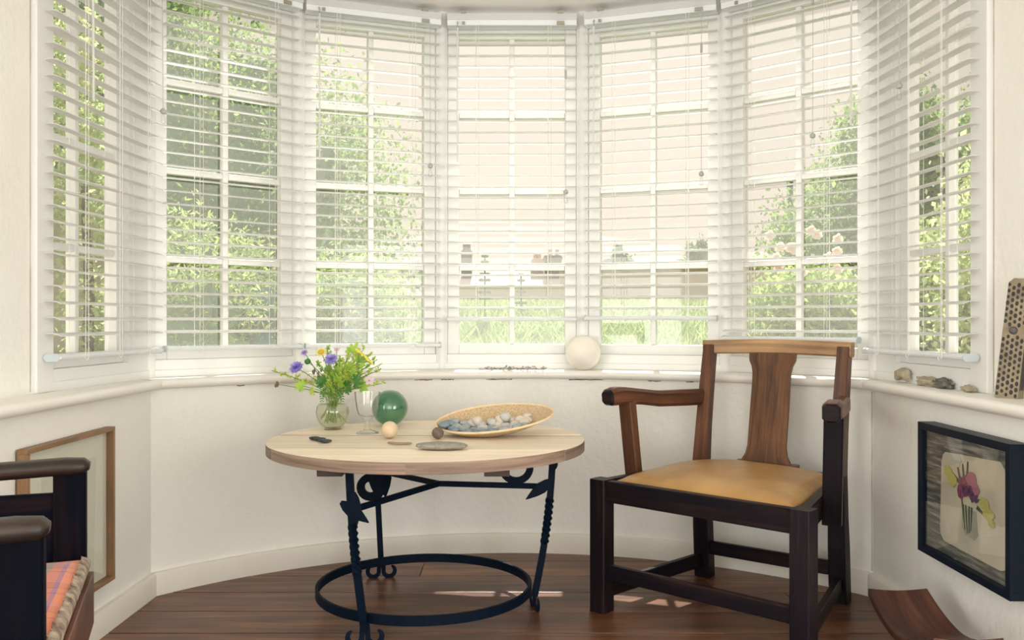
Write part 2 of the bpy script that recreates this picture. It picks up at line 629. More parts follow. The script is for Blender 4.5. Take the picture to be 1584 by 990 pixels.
# cracks and gaps in the plaster under the sill
m_crack = plain('plaster_crack', (.16, .11, .07), .9)
wf = bpy.data.objects['wall_front']
rk = random.Random(6)
for (xa, xb) in ((300, 318), (640, 668), (682, 702), (752, 792), (880, 934), (1008, 1030), (1076, 1090)):
    b = M(); path = []
    for i in range(9):
        a = math.atan2((lerp(xa, xb, i / 8) - 792) / F * 3.86, 3.86 - Cy)
        path.append((( Rw - .0005) * math.sin(a), Cy + (Rw - .0005) * math.cos(a), .744 + rk.uniform(-.0012, .0012)))
    b.sweep(path, rect(.002, .004), scale=[(1, rk.uniform(.4, 1.2)) for _ in path])
    put('crack', b, m_crack, wf)
for sg, zt in ((1, .74),):
    b = M(); b.sweep([(1.3065 * sg, 3.262 + rk.uniform(-.001, .001), lerp(.09, zt, i / 14)) for i in range(15)], rect(.003, .003), up=(0, 1, 0), scale=[rk.uniform(.4, 1) for _ in range(15)])
    put('crack', b, plain('grey_crack', (.40, .36, .29), .9), wf)
for sg, nm in ((-1, 'wall_left'), (1, 'wall_right')):
    b = M(); b.sweep([(1.4045 * sg, 2.6195 + rk.uniform(-.0006, .0006), lerp(.79, 2.35, i / 24)) for i in range(25)], rect(.003, .003), up=(0, 1, 0), scale=[rk.uniform(.5, 1.1) for _ in range(25)])
    put('crack', b, MATS['grey_crack'], bpy.data.objects[nm])
# top board above the window heads
# ------------------------------------------------------------------ windows
pts = [(-x, y) for x, y in reversed(PX)] + PX
ZT = .784
def window(i, a, b):
    a, b = V((*a, 0)), V((*b, 0))
    d = b - a
    L = d.length
    root = bpy.data.objects.new('window_%d' % i, None)
    root.location = (a + b) / 2
    root.rotation_euler = (0, 0, math.atan2(d.y, d.x))
    root['kind'] = 'structure'
    COL.objects.link(root)
    h = L / 2
    off = 0.0
    if i == 1: off = -.08
    if i == 7: off = .08
    g0, g1 = off - .235, off + .235
    z0, z1 = .893, 2.246
    fr = M()
    fr.box(-h, g0 - .05, .0, .07, ZT, 2.356, g=2)
    fr.box(g1 + .05, h, .0, .07, ZT, 2.356, g=2)
    fr.box(g0 - .05, g1 + .05, .0, .07, 2.285, 2.356)
    fr.box(g0 - .05, g1 + .05, .0, .07, ZT, .850)
    fr.box(-h, h, -.006, .0, ZT, .812)
    put('frame', fr, m_frame, root, local=True, bevel=.003)
    sa = M()
    sa.box(g0 - .05, g0, .018, .062, .850, 2.285, g=2)
    sa.box(g1, g1 + .05, .018, .062, .850, 2.285, g=2)
    sa.box(g0, g1, .018, .062, z1, 2.285)
    sa.box(g0, g1, .018, .062, .850, z0)
    put('sash', sa, m_frame, root, local=True, bevel=.003)
    pitch = (z1 - z0) / 4
    bw = .0115
    b_ = M(); b_.box(off - bw, off + bw, .026, .060, z0, z1, g=2)
    put('glazing_bar', b_, m_frame, root, local=True, bevel=.004)
    for r in range(1, 4):
        z = z0 + r * pitch
        for (x0, x1) in ((g0, off - bw), (off + bw, g1)):
            b_ = M(); b_.box(x0, x1, .027, .059, z - bw, z + bw)
            put('glazing_bar', b_, m_frame, root, local=True, bevel=.004)
    pm = None
    for r in range(4):
        for (x0, x1) in ((g0, off - bw), (off + bw, g1)):
            za = z0 + r * pitch + (bw if r else 0)
            zb = z0 + (r + 1) * pitch - (bw if r < 3 else 0)
            b_ = M()
            b_.add([(x0, .045, za), (x1, .045, za), (x1, .045, zb), (x0, .045, zb)], [(0, 1, 2, 3)])
            put('pane', b_, m_pane, root, local=True)
    return root, L
wins = [window(i + 1, pts[i], pts[i + 1]) for i in range(7)]
# posts where two windows meet
for k, (x, y) in enumerate(pts[1:-1]):
    out = V((x, y - Cy, 0)).normalized()
    p = V((x, y, 0)) + out * .012
    b = M(); b.sweep([(p.x, p.y, ZT), (p.x, p.y, 2.356)], circ(.026, 12))
    put('trim_%d' % (k + 4), b, m_frame, smooth=True)['kind'] = 'structure'
# casings at the room ends of the side windows
for sgn, k in ((-1, 10), (1, 11)):
    b = M()
    xa, xb = sorted((1.386 * sgn, 1.44 * sgn))
    b.box(xa, xb, 2.622, 2.72, ZT, 2.356, g=2)
    put('trim_%d' % k, b, m_frame, bevel=.004)['kind'] = 'structure'
# crown strip along the window heads
# ------------------------------------------------------------------ venetian blinds
def slat_prof(wd=.05, crown=.0045, th=.0022, tilt=math.radians(8)):
    n = 6
    top = [(-wd / 2 + wd * i / n, crown * (1 - (2 * i / n - 1) ** 2)) for i in range(n + 1)]
    pr = [(x, z - th) for x, z in top] + [(x, z) for x, z in reversed(top)]
    # path runs +x, side = -y(room), so x>0 is the room edge; outer edge is higher
    ca, sa = math.cos(-tilt), math.sin(-tilt)
    return [(x * ca - z * sa, x * sa + z * ca) for x, z in pr]
SP = slat_prof()

def blind(i, bl, zb, label, wandx=None, wandz=None, cordx=None, tass=(), shift=0.0, tilted=0.0):
    w, L = wins[i - 1]
    rz = w.rotation_euler[2]
    inn = V((math.sin(rz), -math.cos(rz), 0))
    ax = V((math.cos(rz), math.sin(rz), 0))
    loc = V(w.location) + inn * .042 + ax * shift
    loc.z = zb
    root = thing('venetian_blind', loc, label, 'blind', 'white venetian blinds in the bay', rz)
    Z = lambda z: z - zb
    h = bl / 2
    b = M()
    b.sweep([(-h, 0, Z(2.300)), (h, 0, Z(2.300))], [(-.027, -.024), (.027, -.024), (.029, -.020), (.029, .022), (.024, .026), (-.027, .026)])
    hr = put('headrail', b, m_rail, root, local=True)
    b = M()
    b.box(-h, h, -.034, -.0295, Z(2.298), Z(2.326))
    put('valance', b, m_slat, root, local=True, bevel=.001)
    for bx in (-h + .07, h - .07):
        b = M()
        b.box(bx - .012, bx + .012, -.036, .02, Z(2.326), Z(2.338))
        put('bracket', b, m_metal, root, local=True)
        b = M()
        b.box(bx - .016, bx + .016, -.037, -.0295, Z(2.277), Z(2.292)) if bx > 0 else b.box(bx - .006, bx + .006, -.037, -.0295, Z(2.278), Z(2.290))
        put('cord_lock', b, m_metal, root, local=True)
    # slats share one mesh
    b = M(); b.sweep([(-h, 0, 0), (h, 0, 0)], SP)
    me = b.mesh('slat', None, True, 50); me.materials.append(m_slat)
    z = 2.247
    zs = []
    while z > zb + .036:
        zs.append(z)
        z -= .0478
    rr = random.Random(i)
    for z in zs:
        o = bpy.data.objects.new('slat', me)
        o.location = (0, 0, Z(z))
        o.rotation_euler = (rr.uniform(-.012, .012), rr.uniform(-.0012, .0012), 0)
        o.parent = root
        COL.objects.link(o)
    # bottom rail with end caps
    b = M()
    pr = [(-.020, -.004), (-.015, -.009), (.018, -.009), (.025, -.004), (.026, .002), (.018, .0075), (0, .0095), (-.016, .0075), (-.022, .002)]
    b.sweep([(-h, 0, .010), (h, 0, .010)], pr)
    br = put('bottom_rail', b, m_rail, root, local=True, smooth=True, sharp=50)
    for s in (-1, 1):
        b = M()
        b.sweep([(s * (h - .001), 0, .010), (s * (h + .003), 0, .010)], [(x * 1.08, y * 1.35) for x, y in pr])
        o = put('end_cap', b, plain('blue_grey_cap', (.55, .63, .66), .4) if 'blue_grey_cap' not in MATS else MATS['blue_grey_cap'], br, local=True, label='pale blue-grey plastic end cap')
    # ladder strings and lift cords
    for fx in (-.28, .28) if bl < .62 else (-.30, 0.02, .32):
        b = M()
        x = fx * bl
        for y in (-.0265, .0265):
            b.sweep([(x, y, .012), (x, y, Z(2.276))], circ(.0011, 4))
        put('ladder_cord', b, m_cord, root, local=True)
        b = M(); b.sweep([(x + .012, -.029, .004), (x + .012, -.029, Z(2.276))], circ(.0010, 4))
        b.sweep([(x - .012, -.029, .006), (x, -.031, -.004), (x + .012, -.029, .006)], circ(.0014, 4))
        put('lift_cord', b, m_cord, root, local=True)
    if wandx is not None:
        b = M()
        b.sweep([(wandx, -.045, Z(wandz)), (wandx, -.041, Z(2.262))], circ(.0036, 6))
        wd_ = put('tilt_wand', b, m_clear if False else m_slat, root, local=True, smooth=True)
        b = M(); b.sweep([(wandx, -.040, Z(2.262)), (wandx, -.040, Z(2.283)), (wandx, -.030, Z(2.290))], circ(.0032, 6))
        put('hook', b, m_knob, wd_, local=True, label='small grey metal wand hook')
    if cordx is not None:
        b = M()
        zl = min(tass)
        b.sweep([(cordx, -.040, Z(zl)), (cordx, -.036, Z(2.28))], circ(.0012, 5))
        pc = put('pull_cord', b, plain('grey_cord', (.50, .50, .46), .7) if 'grey_cord' not in MATS else MATS['grey_cord'], root, local=True)
        for j, tz in enumerate(tass):
            b = M()
            if j == 0 and len(tass) > 1:
                b.sweep([(cordx, -.040, Z(tz) - .018), (cordx, -.040, Z(tz) + .018)], rect(.009, .009, .002))
                put('cord_joiner', b, m_knob, pc, local=True, label='grey plastic cord joiner')
            else:
                b.lathe([(0, .014), (.004, .013), (.010, .006), (.011, 0), (.009, -.006), (.0, -.009)], (cordx, -.040, Z(tz)), 12)
                put('tassel', b, m_knob, pc, local=True, smooth=True, label='grey button cord end')
                b = M()
                b.lathe([(.003, 0), (.007, -.012), (.009, -.034), (.006, -.040), (0, -.041)], (cordx, -.040, Z(tz) - .006), 12)
                put('drop', b, m_clear, pc, local=True, smooth=True, label='clear plastic pear-shaped drop')
    return root

blind(1, .66, .879, 'full-length white slatted blind on the side window next to the light oak picture frame', wandx=-.185, wandz=1.68, cordx=.30, tass=(1.76,), shift=.0)
blind(2, .55, .882, 'full-length white slatted blind in front of the dense leafy tree and garden fence', wandx=None, shift=.012)
blind(3, .572, .882, 'full-length white slatted blind hanging directly above the flower vase', wandx=-.235, wandz=1.66, cordx=.235, tass=(1.66,))
blind(4, .560, .994, 'short white slatted blind on the middle window, gap below showing grass', wandx=-.235, wandz=1.68, cordx=.232, tass=(2.06, 1.55))
blind(5, .560, .998, 'short white slatted blind hanging above the white stone ball', wandx=-.235, wandz=1.67, cordx=.222, tass=(2.12, 1.60))
blind(6, .55, .915, 'white slatted blind hanging behind the back of the wooden armchair', wandx=.262, wandz=1.72, cordx=.115, tass=(2.22, 1.70), shift=-.012)
blind(7, .66, .879, 'full-length white slatted blind on the side window above the four small sill stones', cordx=-.02, tass=(1.78,))

# ------------------------------------------------------------------ round table on a wrought iron base
TC = V((-.293, 3.12, 0)); TR = .543; TZ = .592; TH = .037
tb = thing('round_table', (TC.x, TC.y, 0), 'low round table with pale pine plank top on black wrought iron base', 'table')
seams = [-.56, -.275, .062, .36, .56]
for k in range(4):
    y0, y1 = seams[k] + .002, seams[k + 1] - .002
    y0c, y1c = max(y0, -TR * .99999), min(y1, TR * .99999)
    poly = []
    t0, t1 = math.asin(y0c / TR), math.asin(y1c / TR)
    nn = 30
    for j in range(nn + 1):
        a = lerp(t0, t1, j / nn); poly.append((TR * math.cos(a), TR * math.sin(a)))
    for j in range(nn + 1):
        a = lerp(t1, t0, j / nn); poly.append((-TR * math.cos(a), TR * math.sin(a)))
    if abs(y0c + TR) < 1e-4 or abs(y1c - TR) < 1e-4:
        poly2 = []
        for p in poly:
            if not poly2 or math.hypot(p[0] - poly2[-1][0], p[1] - poly2[-1][1]) > 1e-4: poly2.append(p)
        if math.hypot(poly2[0][0] - poly2[-1][0], poly2[0][1] - poly2[-1][1]) < 1e-4: poly2.pop()
        poly = poly2
    rot = math.radians(-1.6)
    cr, sr = math.cos(rot), math.sin(rot)
    b = M(); b.prism(poly, TZ - TH, TZ - (.0, .0012, .0, .0010)[k], fn=lambda x, y, z: (TC.x + x * cr - y * sr, TC.y + x * sr + y * cr, z))
    o = put('plank', b, m_pine, tb, bevel=.002)
    o.data.materials.append(m_pedge)
    for f in o.data.polygons:
        if abs(f.normal.z) < .5: f.material_index = 1
# iron nail patches on the rim are marks in the wood; battens below
for x0 in (-.595, -.085):
    b = M(); b.box(x0, x0 + .078, 2.735, 3.52, TZ - TH - .032, TZ - TH, g=1)
    put('batten', b, m_edgewood, tb, bevel=.002)
hub = V((-.255, 3.12, .432))
legs = [(V((-.452, 2.76, 0)), V((-.492, 2.715, TZ - TH))), (V((.078, 3.115, 0)), V((.142, 3.10, TZ - TH))), (V((-.507, 3.485, 0)), V((-.535, 3.50, TZ - TH)))]
def spiral(c, a, r0, r1, th0, th1, n=20):
    out = []
    for i in range(n + 1):
        t = i / n
        r = lerp(r0, r1, t); th = lerp(th0, th1, t)
        out.append(V(c) + V(a) * (r * math.cos(th)) + V((0, 0, 1)) * (r * math.sin(th)))
    return out
def leafplate(b, p, d, side, L, W, th=.004):
    d, side = V(d).normalized(), V(side).normalized()
    nrm = d.cross(side).normalized()
    prof_ = [(0, .25), (.18, .75), (.42, 1.0), (.66, .72), (.86, .34), (1, .03)]
    top = [V(p) + d * (L * u) + side * (W / 2 * w_) for u, w_ in prof_]
    bot = [V(p) + d * (L * u) - side * (W / 2 * w_) for u, w_ in reversed(prof_)]
    ring = top + bot
    n = len(ring)
    vs = [q + nrm * th / 2 for q in ring] + [q - nrm * th / 2 for q in ring]
    fs = [tuple(range(n)), tuple(range(2 * n - 1, n - 1, -1))] + [(i, i + n, (i + 1) % n + n, (i + 1) % n) for i in range(n)]
    b.add(vs, fs)
for k, (ft, tp) in enumerate(legs):
    b = M()
    n = 150
    path, tw = [], []
    for i in range(n + 1):
        t = i / n
        p = lerp(tp, ft, t)
        p.z = lerp(TZ - TH, .045, t)
        bow = math.sin(math.pi * t)
        p += (V((p.x, p.y, 0)) - V((TC.x, TC.y, 0))).normalized() * (.012 * bow * (1 if k != 2 else 0))
        path.append(p)
        z = p.z
        q = min(max((.385 - z) / .16, 0), 1)
        tw.append(q * math.pi * (4.0 if k != 2 else 0))
    b.sweep(path, rect(.0225, .0225, .001) if k != 2 else rect(.020, .020, .002), up=(0, 1, 0), twist=tw)
    lg = put('leg', b, m_iron, tb)
    # split and scrolled foot
    rd = (V((ft.x, ft.y, 0)) - V((TC.x, TC.y, 0))).normalized()
    td = V((-rd.y, rd.x, 0))
    if k != 1:
        td = V((1, .15, 0)).normalized()
    else:
        td = V((.25, -1, 0)).normalized()
    fb = M()
    for s in (-1, 1):
        dd = td * s
        p0 = V((ft.x, ft.y, .07)) + dd * .006
        pth = [p0, p0 + V((0, 0, -.02)) + dd * .002]
        c_ = V((ft.x, ft.y, 0)) + dd * .031
        c_.z = .0275
        pth += spiral(c_, dd, .0225, .0205, math.pi + .3, math.pi * 2.38, 16)
        fb.sweep(pth, rect(.016, .0065, .001), up=td.cross(V((0, 0, 1))), scale=[1] * (len(pth) - 5) + [.95, .9, .8, .6, .35])
    put('scroll_foot', fb, m_iron, lg, smooth=True)
    # collar where strut meets leg
    pj = min(path, key=lambda p: abs(p.z - .425))
    sb = M()
    sb.sweep([hub, V((pj.x, pj.y, .425 if k != 2 else .415))], rect(.016, .018, .002))
    put('strut', sb, m_iron, tb)
    ob = M()
    if k == 0:
        q = V((pj.x, pj.y - .012, .470))
        leafplate(ob, q + V((.010, -.004, .012)), (.10, 0, -1), (1, 0, 0), .10, .034, .012)
        leafplate(ob, V((pj.x - .03, pj.y - .014, .452)), (1.0, -.05, -.72), (.72, 0, 1), .105, .042, .008)
    elif k == 1:
        leafplate(ob, V((pj.x + .006, pj.y - .014, .452)), (-1, -.1, -.72), (-.72, 0, 1), .115, .040, .008)
        ob.sweep(spiral(V((pj.x - .004, pj.y - .008, .508)), V((1, 0, 0)), .022, .012, -1.3, 2.6, 12), rect(.018, .010, .001), up=(0, 1, 0))
        ob.sweep(spiral(V((.016, 3.10, .494)), V((1, 0, 0)), .051, .046, math.pi * .93, math.pi * 2.08, 16), rect(.024, .012, .001), up=(0, 1, 0))
        ob.ball(V((pj.x - .014, pj.y - .012, .515)), .011, 10, 6)
    else:
        ob.sweep(spiral(V((-.548, 3.478, .352)), V((1, 0, 0)), .042, .034, -.6, math.pi * 1.85, 22), rect(.030, .022, .001), up=(0, 1, 0))
        leafplate(ob, V((-.512, 3.470, .440)), (.0, 0, -1), (1, 0, 0), .135, .085, .014)
        leafplate(ob, V((-.500, 3.468, .440)), (.10, 0, -1), (1, 0, .1), .125, .06, .010)
    put('scroll_leaf', ob, m_iron, lg)
b = M()
RC = V((-.303, 3.115, 0)); RR = .366
b.sweep([(RC.x + RR * math.cos(2 * math.pi * i / 72), RC.y + RR * math.sin(2 * math.pi * i / 72), .079) for i in range(72)], rect(.011, .031, .001), closed=True)
put('ring_stretcher', b, m_iron, tb, smooth=True)

# ------------------------------------------------------------------ wooden armchair with leather seat
FL, FR, BL, BR = V((.309, 3.089, 0)), V((.842, 2.595, 0)), V((.735, 3.49, 0)), V((1.146, 3.166, 0))
ch = thing('wooden_armchair', ((FL + FR + BL + BR) / 4), 'old oak armchair with vase-shaped back splat and tan leather drop-in seat', 'chair')
uF = (FR - FL).normalized(); uB = (BR - BL).normalized()
vB = V((.62, .785, 0)).normalized()
def P(p, z, dx=0): return V((p.x, p.y, z))
# front legs
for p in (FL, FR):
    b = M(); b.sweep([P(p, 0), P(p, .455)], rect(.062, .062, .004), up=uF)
    put('front_leg', b, m_oak_shade, ch)
# back posts, leg to crest, raked
def post(p, z):
    if z < .42: k = -.0 + .03 * (1 - z / .42)
    else: k = .085 * ((z - .42) / .5) ** 1.25
    return V((p.x, p.y, z)) + vB * k
for p in (BL, BR):
    b = M()
    zz = [.452, .5, .6, .7, .8, .9]
    b.sweep([post(p, z) for z in zz], rect(.052, .056, .004), up=uB, scale=[(1, 1), (1, .95), (.95, .88), (.92, .84), (.9, .80), (.88, .76)])
    put('back_post', b, m_oak, ch)
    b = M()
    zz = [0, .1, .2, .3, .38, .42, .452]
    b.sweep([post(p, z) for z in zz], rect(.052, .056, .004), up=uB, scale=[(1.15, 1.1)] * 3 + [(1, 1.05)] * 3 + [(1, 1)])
    put('back_leg', b, m_oak_shade, ch)  # post split here: shade below the seat is put into the wood colour
def rail(name, a, b_, w, h, mat, up=(0, 0, 1), c=.003):
    b = M(); b.sweep([a, b_], rect(w, h, c), up=up)
    return put(name, b, mat, ch)
rail('seat_rail', P(FL, .416) + uF * .025, P(FR, .416) - uF * .025, .036, .072, m_oak_shade)
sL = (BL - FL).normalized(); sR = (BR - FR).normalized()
rail('seat_rail', P(FL, .416) + sL * .025, P(BL, .416), .032, .072, m_oak_shade)
rail('seat_rail', P(FR, .416) + sR * .025, P(BR, .416), .032, .072, m_oak_shade)
rail('seat_rail', P(BL, .42), P(BR, .42), .032, .072, m_oak_shade)
rail('stretcher', P(FL, .141), P(FR, .141), .024, .050, m_oak_shade)
rail('stretcher', P(FL, .070) + sL * .02, post(BL, .070), .024, .052, m_oak_shade)
rail('stretcher', P(FR, .070) + sR * .02, post(BR, .070), .024, .052, m_oak_shade)
rail('stretcher', post(BL, .118), post(BR, .118), .022, .050, m_oak_shade)
# seat cushion
b = M()
n1, n2 = 28, 22
o_ = lambda p, q, d: p
cF0, cF1 = P(FL, 0) + uF * .035 + sL * .028, P(FR, 0) - uF * .035 + sR * .028
cB0, cB1 = P(BL, 0) + uB * .0 - sL * .02, P(BR, 0) - uB * .0 - sR * .02
vs, fs = [], []
for j in range(n2 + 1):
    t = j / n2
    for i in range(n1 + 1):
        s = i / n1
        p = lerp(lerp(cF0, cF1, s), lerp(cB0, cB1, s), t)
        ex = 1 - abs(2 * s - 1) ** 5; ey = 1 - abs(2 * t - 1) ** 5
        hgt = .026 * (max(ex, 0) * max(ey, 0)) ** .5 + .030 * (math.sin(math.pi * s) * math.sin(math.pi * t)) ** .7
        hgt += .003 * noise.noise(V((s * 4, t * 4, 3)))
        p.z = .447 + hgt
        vs.append(p)
for j in range(n2):
    for i in range(n1):
        a = j * (n1 + 1) + i
        fs.append((a, a + 1, a + n1 + 2, a + n1 + 1))
top = len(vs)
edge = [i for i in range(n1 + 1)] + [(j + 1) * (n1 + 1) - 1 for j in range(1, n2 + 1)] + [n2 * (n1 + 1) + i for i in range(n1 - 1, -1, -1)] + [j * (n1 + 1) for j in range(n2 - 1, 0, -1)]
for e_ in edge: vs.append(V((vs[e_].x, vs[e_].y, .43)))
for k in range(len(edge)):
    k2 = (k + 1) % len(edge)
    fs.append((edge[k2], edge[k], top + k, top + k2))
b.add(vs, fs)
put('seat', b, m_leather, ch, smooth=True, sharp=70)
# arms: splayed, lapped on to the outside of the side rails
for (f0, b0, nrm, nm) in ((FL, BL, -1, 'l'), (FR, BR, 1, 'r')):
    sd = (b0 - f0).normalized()
    outw = V((sd.y, -sd.x, 0)) * nrm
    Ln = (b0 - f0).length
    pf = f0 + sd * (Ln * .40) + outw * .040
    pt = f0 + sd * (Ln * .34) + outw * .052
    b = M(); b.sweep([P(pf, .362), P(lerp(pf, pt, .5), .53), P(pt, .705)], rect(.036, .058, .004), up=outw)
    put('arm_post', b, m_oak if nrm < 0 else m_oak_shade, ch)  # one post takes the oak copy with shade in its colour
    a0 = f0 + sd * (Ln * .16) + outw * .060
    a1 = f0 + sd * (Ln * .30) + outw * .058
    a2 = f0 + sd * (Ln * .62) + outw * .040
    a3 = post(b0, .70) - sd * .012 + outw * .012
    pth = [P(a0, .722), P(lerp(a0, a1, .12), .723), P(lerp(a0, a1, .5), .727), P(a1, .727), P(lerp(a1, a2, .5), .718), P(a2, .706), P(lerp(a2, a3, .6), .702), P(a3, .700)]
    b = M(); b.sweep(pth, rect(.056, .062, .012), scale=[(.78, .70), (.97, .92), (1.05, 1.02), (1.0, 1.0), (.86, .92), (.76, .95), (.74, 1.0), (.74, 1.0)])
    o = put('armrest', b, m_oak, ch, smooth=True, sharp=35)
    o.data.materials.append(m_oak_shade)
    fr0_ = P(a0, .722) - wloc(ch)
    for f in o.data.polygons:
        if (V(f.center) - fr0_).dot(sd) < .012: f.material_index = 1
# crest rail
b = M()
tl, tr_ = post(BL, .893) - uB * .026, post(BR, .893) + uB * .028
cp = []
for i in range(13):
    s = i / 12
    p = lerp(tl, tr_, s)
    p = p + vB * (.016 * math.sin(math.pi * s)) + V((0, 0, .006 * math.sin(math.pi * s)))
    cp.append(p)
b.sweep(cp, rect(.034, .054, .006))
put('crest_rail', b, m_oaklt, ch, smooth=True, sharp=35)
# splat
b = M()
hw = [(.458, .100), (.470, .100), (.476, .094), (.50, .080), (.53, .074), (.60, .074), (.68, .074), (.76, .073), (.80, .074), (.825, .079), (.845, .089), (.858, .0905), (.875, .0905)]
def sp(x, z, d):
    mid = (post(BL, z) + post(BR, z)) / 2 - uB * .004
    return mid + uB * x + vB * (d + .008 * math.sin(math.pi * (z - .45) / .43))
vs, fs, uvs = [], [], []
nx = 6
for d in (-.006, .006):
    for z, w_ in hw:
        for i in range(nx + 1):
            vs.append(sp(lerp(-w_, w_, i / nx), z, d))
R_ = len(hw); st = R_ * (nx + 1)
zz_ = [z for z, _ in hw]
def uvq(q): return [(zz_[(k % st) // (nx + 1)], ((k % st) % (nx + 1)) * .026 + .3 * (k // st)) for k in q]
for j in range(R_ - 1):
    for i in range(nx):
        a = j * (nx + 1) + i
        for q in ((a, a + 1, a + nx + 2, a + nx + 1), (st + a + 1, st + a, st + a + nx + 1, st + a + nx + 2)):
            fs.append(q); uvs.append(uvq(q))
    for a in (j * (nx + 1), j * (nx + 1) + nx):
        q = (a, a + nx + 1, st + a + nx + 1, st + a)
        q = q if a % (nx + 1) == 0 else tuple(reversed(q))
        fs.append(q); uvs.append(uvq(q))
b.add(vs, fs, uvs)
put('back_splat', b, wood('splat_oak', (.040, .017, .008), (.120, .050, .018), (.22, .098, .036), rough=.42, su=3.0, sv=60, spec=.3), ch)
s0 = (post(BL, .455) + post(BR, .455)) / 2
b = M(); b.sweep([s0 - uB * .118 - vB * .002, s0 + uB * .118 - vB * .002], [(-.022, -.004), (.024, -.004), (.018, .014), (-.022, .018)])
put('splat_shoe', b, m_oak, ch)

# ------------------------------------------------------------------ dark settle chair at the left with plaid cushion
P1, P2 = V((-.886, 1.895, 0)), V((-.680, 1.33, 0))     # front ends of far and near arm
st_ = thing('settle_armchair', V((-.95, 1.52, 0)), 'dark worn oak armchair with panelled sides and orange plaid seat cushion', 'chair')
fd = (P1 - P2).normalized()                             # near -> far
bk = V((-fd.y, fd.x, 0))                                 # towards the back of the chair
if bk.x > 0: bk = -bk
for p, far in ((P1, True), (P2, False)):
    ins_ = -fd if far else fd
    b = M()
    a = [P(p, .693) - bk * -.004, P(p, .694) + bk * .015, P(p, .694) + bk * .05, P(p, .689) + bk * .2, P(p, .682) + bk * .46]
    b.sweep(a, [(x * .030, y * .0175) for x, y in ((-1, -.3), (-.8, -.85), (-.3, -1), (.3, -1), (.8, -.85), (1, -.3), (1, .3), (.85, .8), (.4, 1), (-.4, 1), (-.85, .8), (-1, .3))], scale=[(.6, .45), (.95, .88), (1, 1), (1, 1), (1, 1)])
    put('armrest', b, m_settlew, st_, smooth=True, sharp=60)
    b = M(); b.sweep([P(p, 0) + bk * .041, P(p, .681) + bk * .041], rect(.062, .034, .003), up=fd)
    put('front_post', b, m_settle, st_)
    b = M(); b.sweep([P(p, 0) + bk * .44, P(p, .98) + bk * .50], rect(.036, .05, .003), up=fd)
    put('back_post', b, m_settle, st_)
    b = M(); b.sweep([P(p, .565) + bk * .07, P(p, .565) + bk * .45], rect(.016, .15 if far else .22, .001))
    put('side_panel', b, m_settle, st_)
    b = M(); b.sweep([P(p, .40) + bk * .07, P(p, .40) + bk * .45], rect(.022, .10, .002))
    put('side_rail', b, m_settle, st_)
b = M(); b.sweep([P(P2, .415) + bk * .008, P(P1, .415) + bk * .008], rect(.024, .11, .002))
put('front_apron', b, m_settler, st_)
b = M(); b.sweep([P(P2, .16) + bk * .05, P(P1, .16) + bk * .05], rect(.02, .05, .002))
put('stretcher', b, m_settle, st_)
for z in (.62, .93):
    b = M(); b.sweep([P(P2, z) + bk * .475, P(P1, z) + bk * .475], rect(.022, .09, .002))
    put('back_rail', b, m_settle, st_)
# seat board and plaid cushion
def cushion(z0, z1, front, inset):
    b = M()
    n1, n2 = 20, 16
    vs, fs, uvs = [], [], []
    for lay in (1, 0):
        for j in range(n2 + 1):
            for i in range(n1 + 1):
                s, t = i / n1, j / n2
                p = lerp(P2, P1, lerp(inset, 1 - inset, s)) + bk * lerp(front, .43, t)
                k = (1 - abs(2 * s - 1) ** 6) * (1 - abs(2 * t - 1) ** 8)
                p.z = z1 - .012 * (1 - k) + .005 * noise.noise(V((s * 5, t * 5, 1))) if lay else z0
                vs.append(p)
    q = (n1 + 1) * (n2 + 1)
    def U(k): k = k % q; return ((k % (n1 + 1)) / n1, (k // (n1 + 1)) / n2)
    for j in range(n2):
        for i in range(n1):
            a = j * (n1 + 1) + i
            for f in ((a, a + n1 + 1, a + n1 + 2, a + 1), (q + a, q + a + 1, q + a + n1 + 2, q + a + n1 + 1)):
                fs.append(f); uvs.append([U(k) for k in f])
    for i in range(n1):
        for a, r in ((i, 0), (n2 * (n1 + 1) + i, 1)):
            f = (a, a + 1, q + a + 1, q + a); f = f if not r else tuple(reversed(f))
            fs.append(f); uvs.append([U(k) for k in f])
    for j in range(n2):
        for a, r in ((j * (n1 + 1), 1), (j * (n1 + 1) + n1, 0)):
            f = (a, a + n1 + 1, q + a + n1 + 1, q + a); f = f if not r else tuple(reversed(f))
            fs.append(f); uvs.append([U(k) for k in f])
    b.add(vs, fs, uvs)
    return b
mp_, t, bs = newmat('orange_plaid_wool')
uv = N(t, 'ShaderNodeUVMap')
sep = N(t, 'ShaderNodeSeparateXYZ'); t.links.new(uv.outputs[0], sep.inputs[0])
def stripes(src, freq, off, stops):
    ma = N(t, 'ShaderNodeMath', operation='MULTIPLY_ADD'); ma.inputs[1].default_value = freq; ma.inputs[2].default_value = off
    t.links.new(src, ma.inputs[0])
    fr = N(t, 'ShaderNodeMath', operation='FRACT'); t.links.new(ma.outputs[0], fr.inputs[0])
    return ramp(t, fr.outputs[0], stops, 'CONSTANT')
O1, O2, PU, GR, BL_ = (.66, .17, .045), (.50, .10, .04), (.12, .05, .22), (.07, .17, .12), (.26, .32, .44)
ra = stripes(sep.outputs[1], 3.0, .1, [(0, O1), (.30, PU), (.36, O2), (.50, GR), (.60, O1), (.74, BL_), (.78, O2), (.90, PU), (.94, O1)])
rb = stripes(sep.outputs[0], 4.0, .2, [(0, O1), (.34, PU), (.38, O1), (.55, GR), (.60, O2), (.82, BL_), (.85, O1)])
mxp = N(t, 'ShaderNodeMix', data_type='RGBA'); mxp.inputs[0].default_value = .42
t.links.new(ra.outputs[0], mxp.inputs[6]); t.links.new(rb.outputs[0], mxp.inputs[7])
t.links.new(mxp.outputs[2], bs.inputs['Base Color'])
bs.inputs['Roughness'].default_value = .95
bs.inputs['Sheen Weight'].default_value = .3
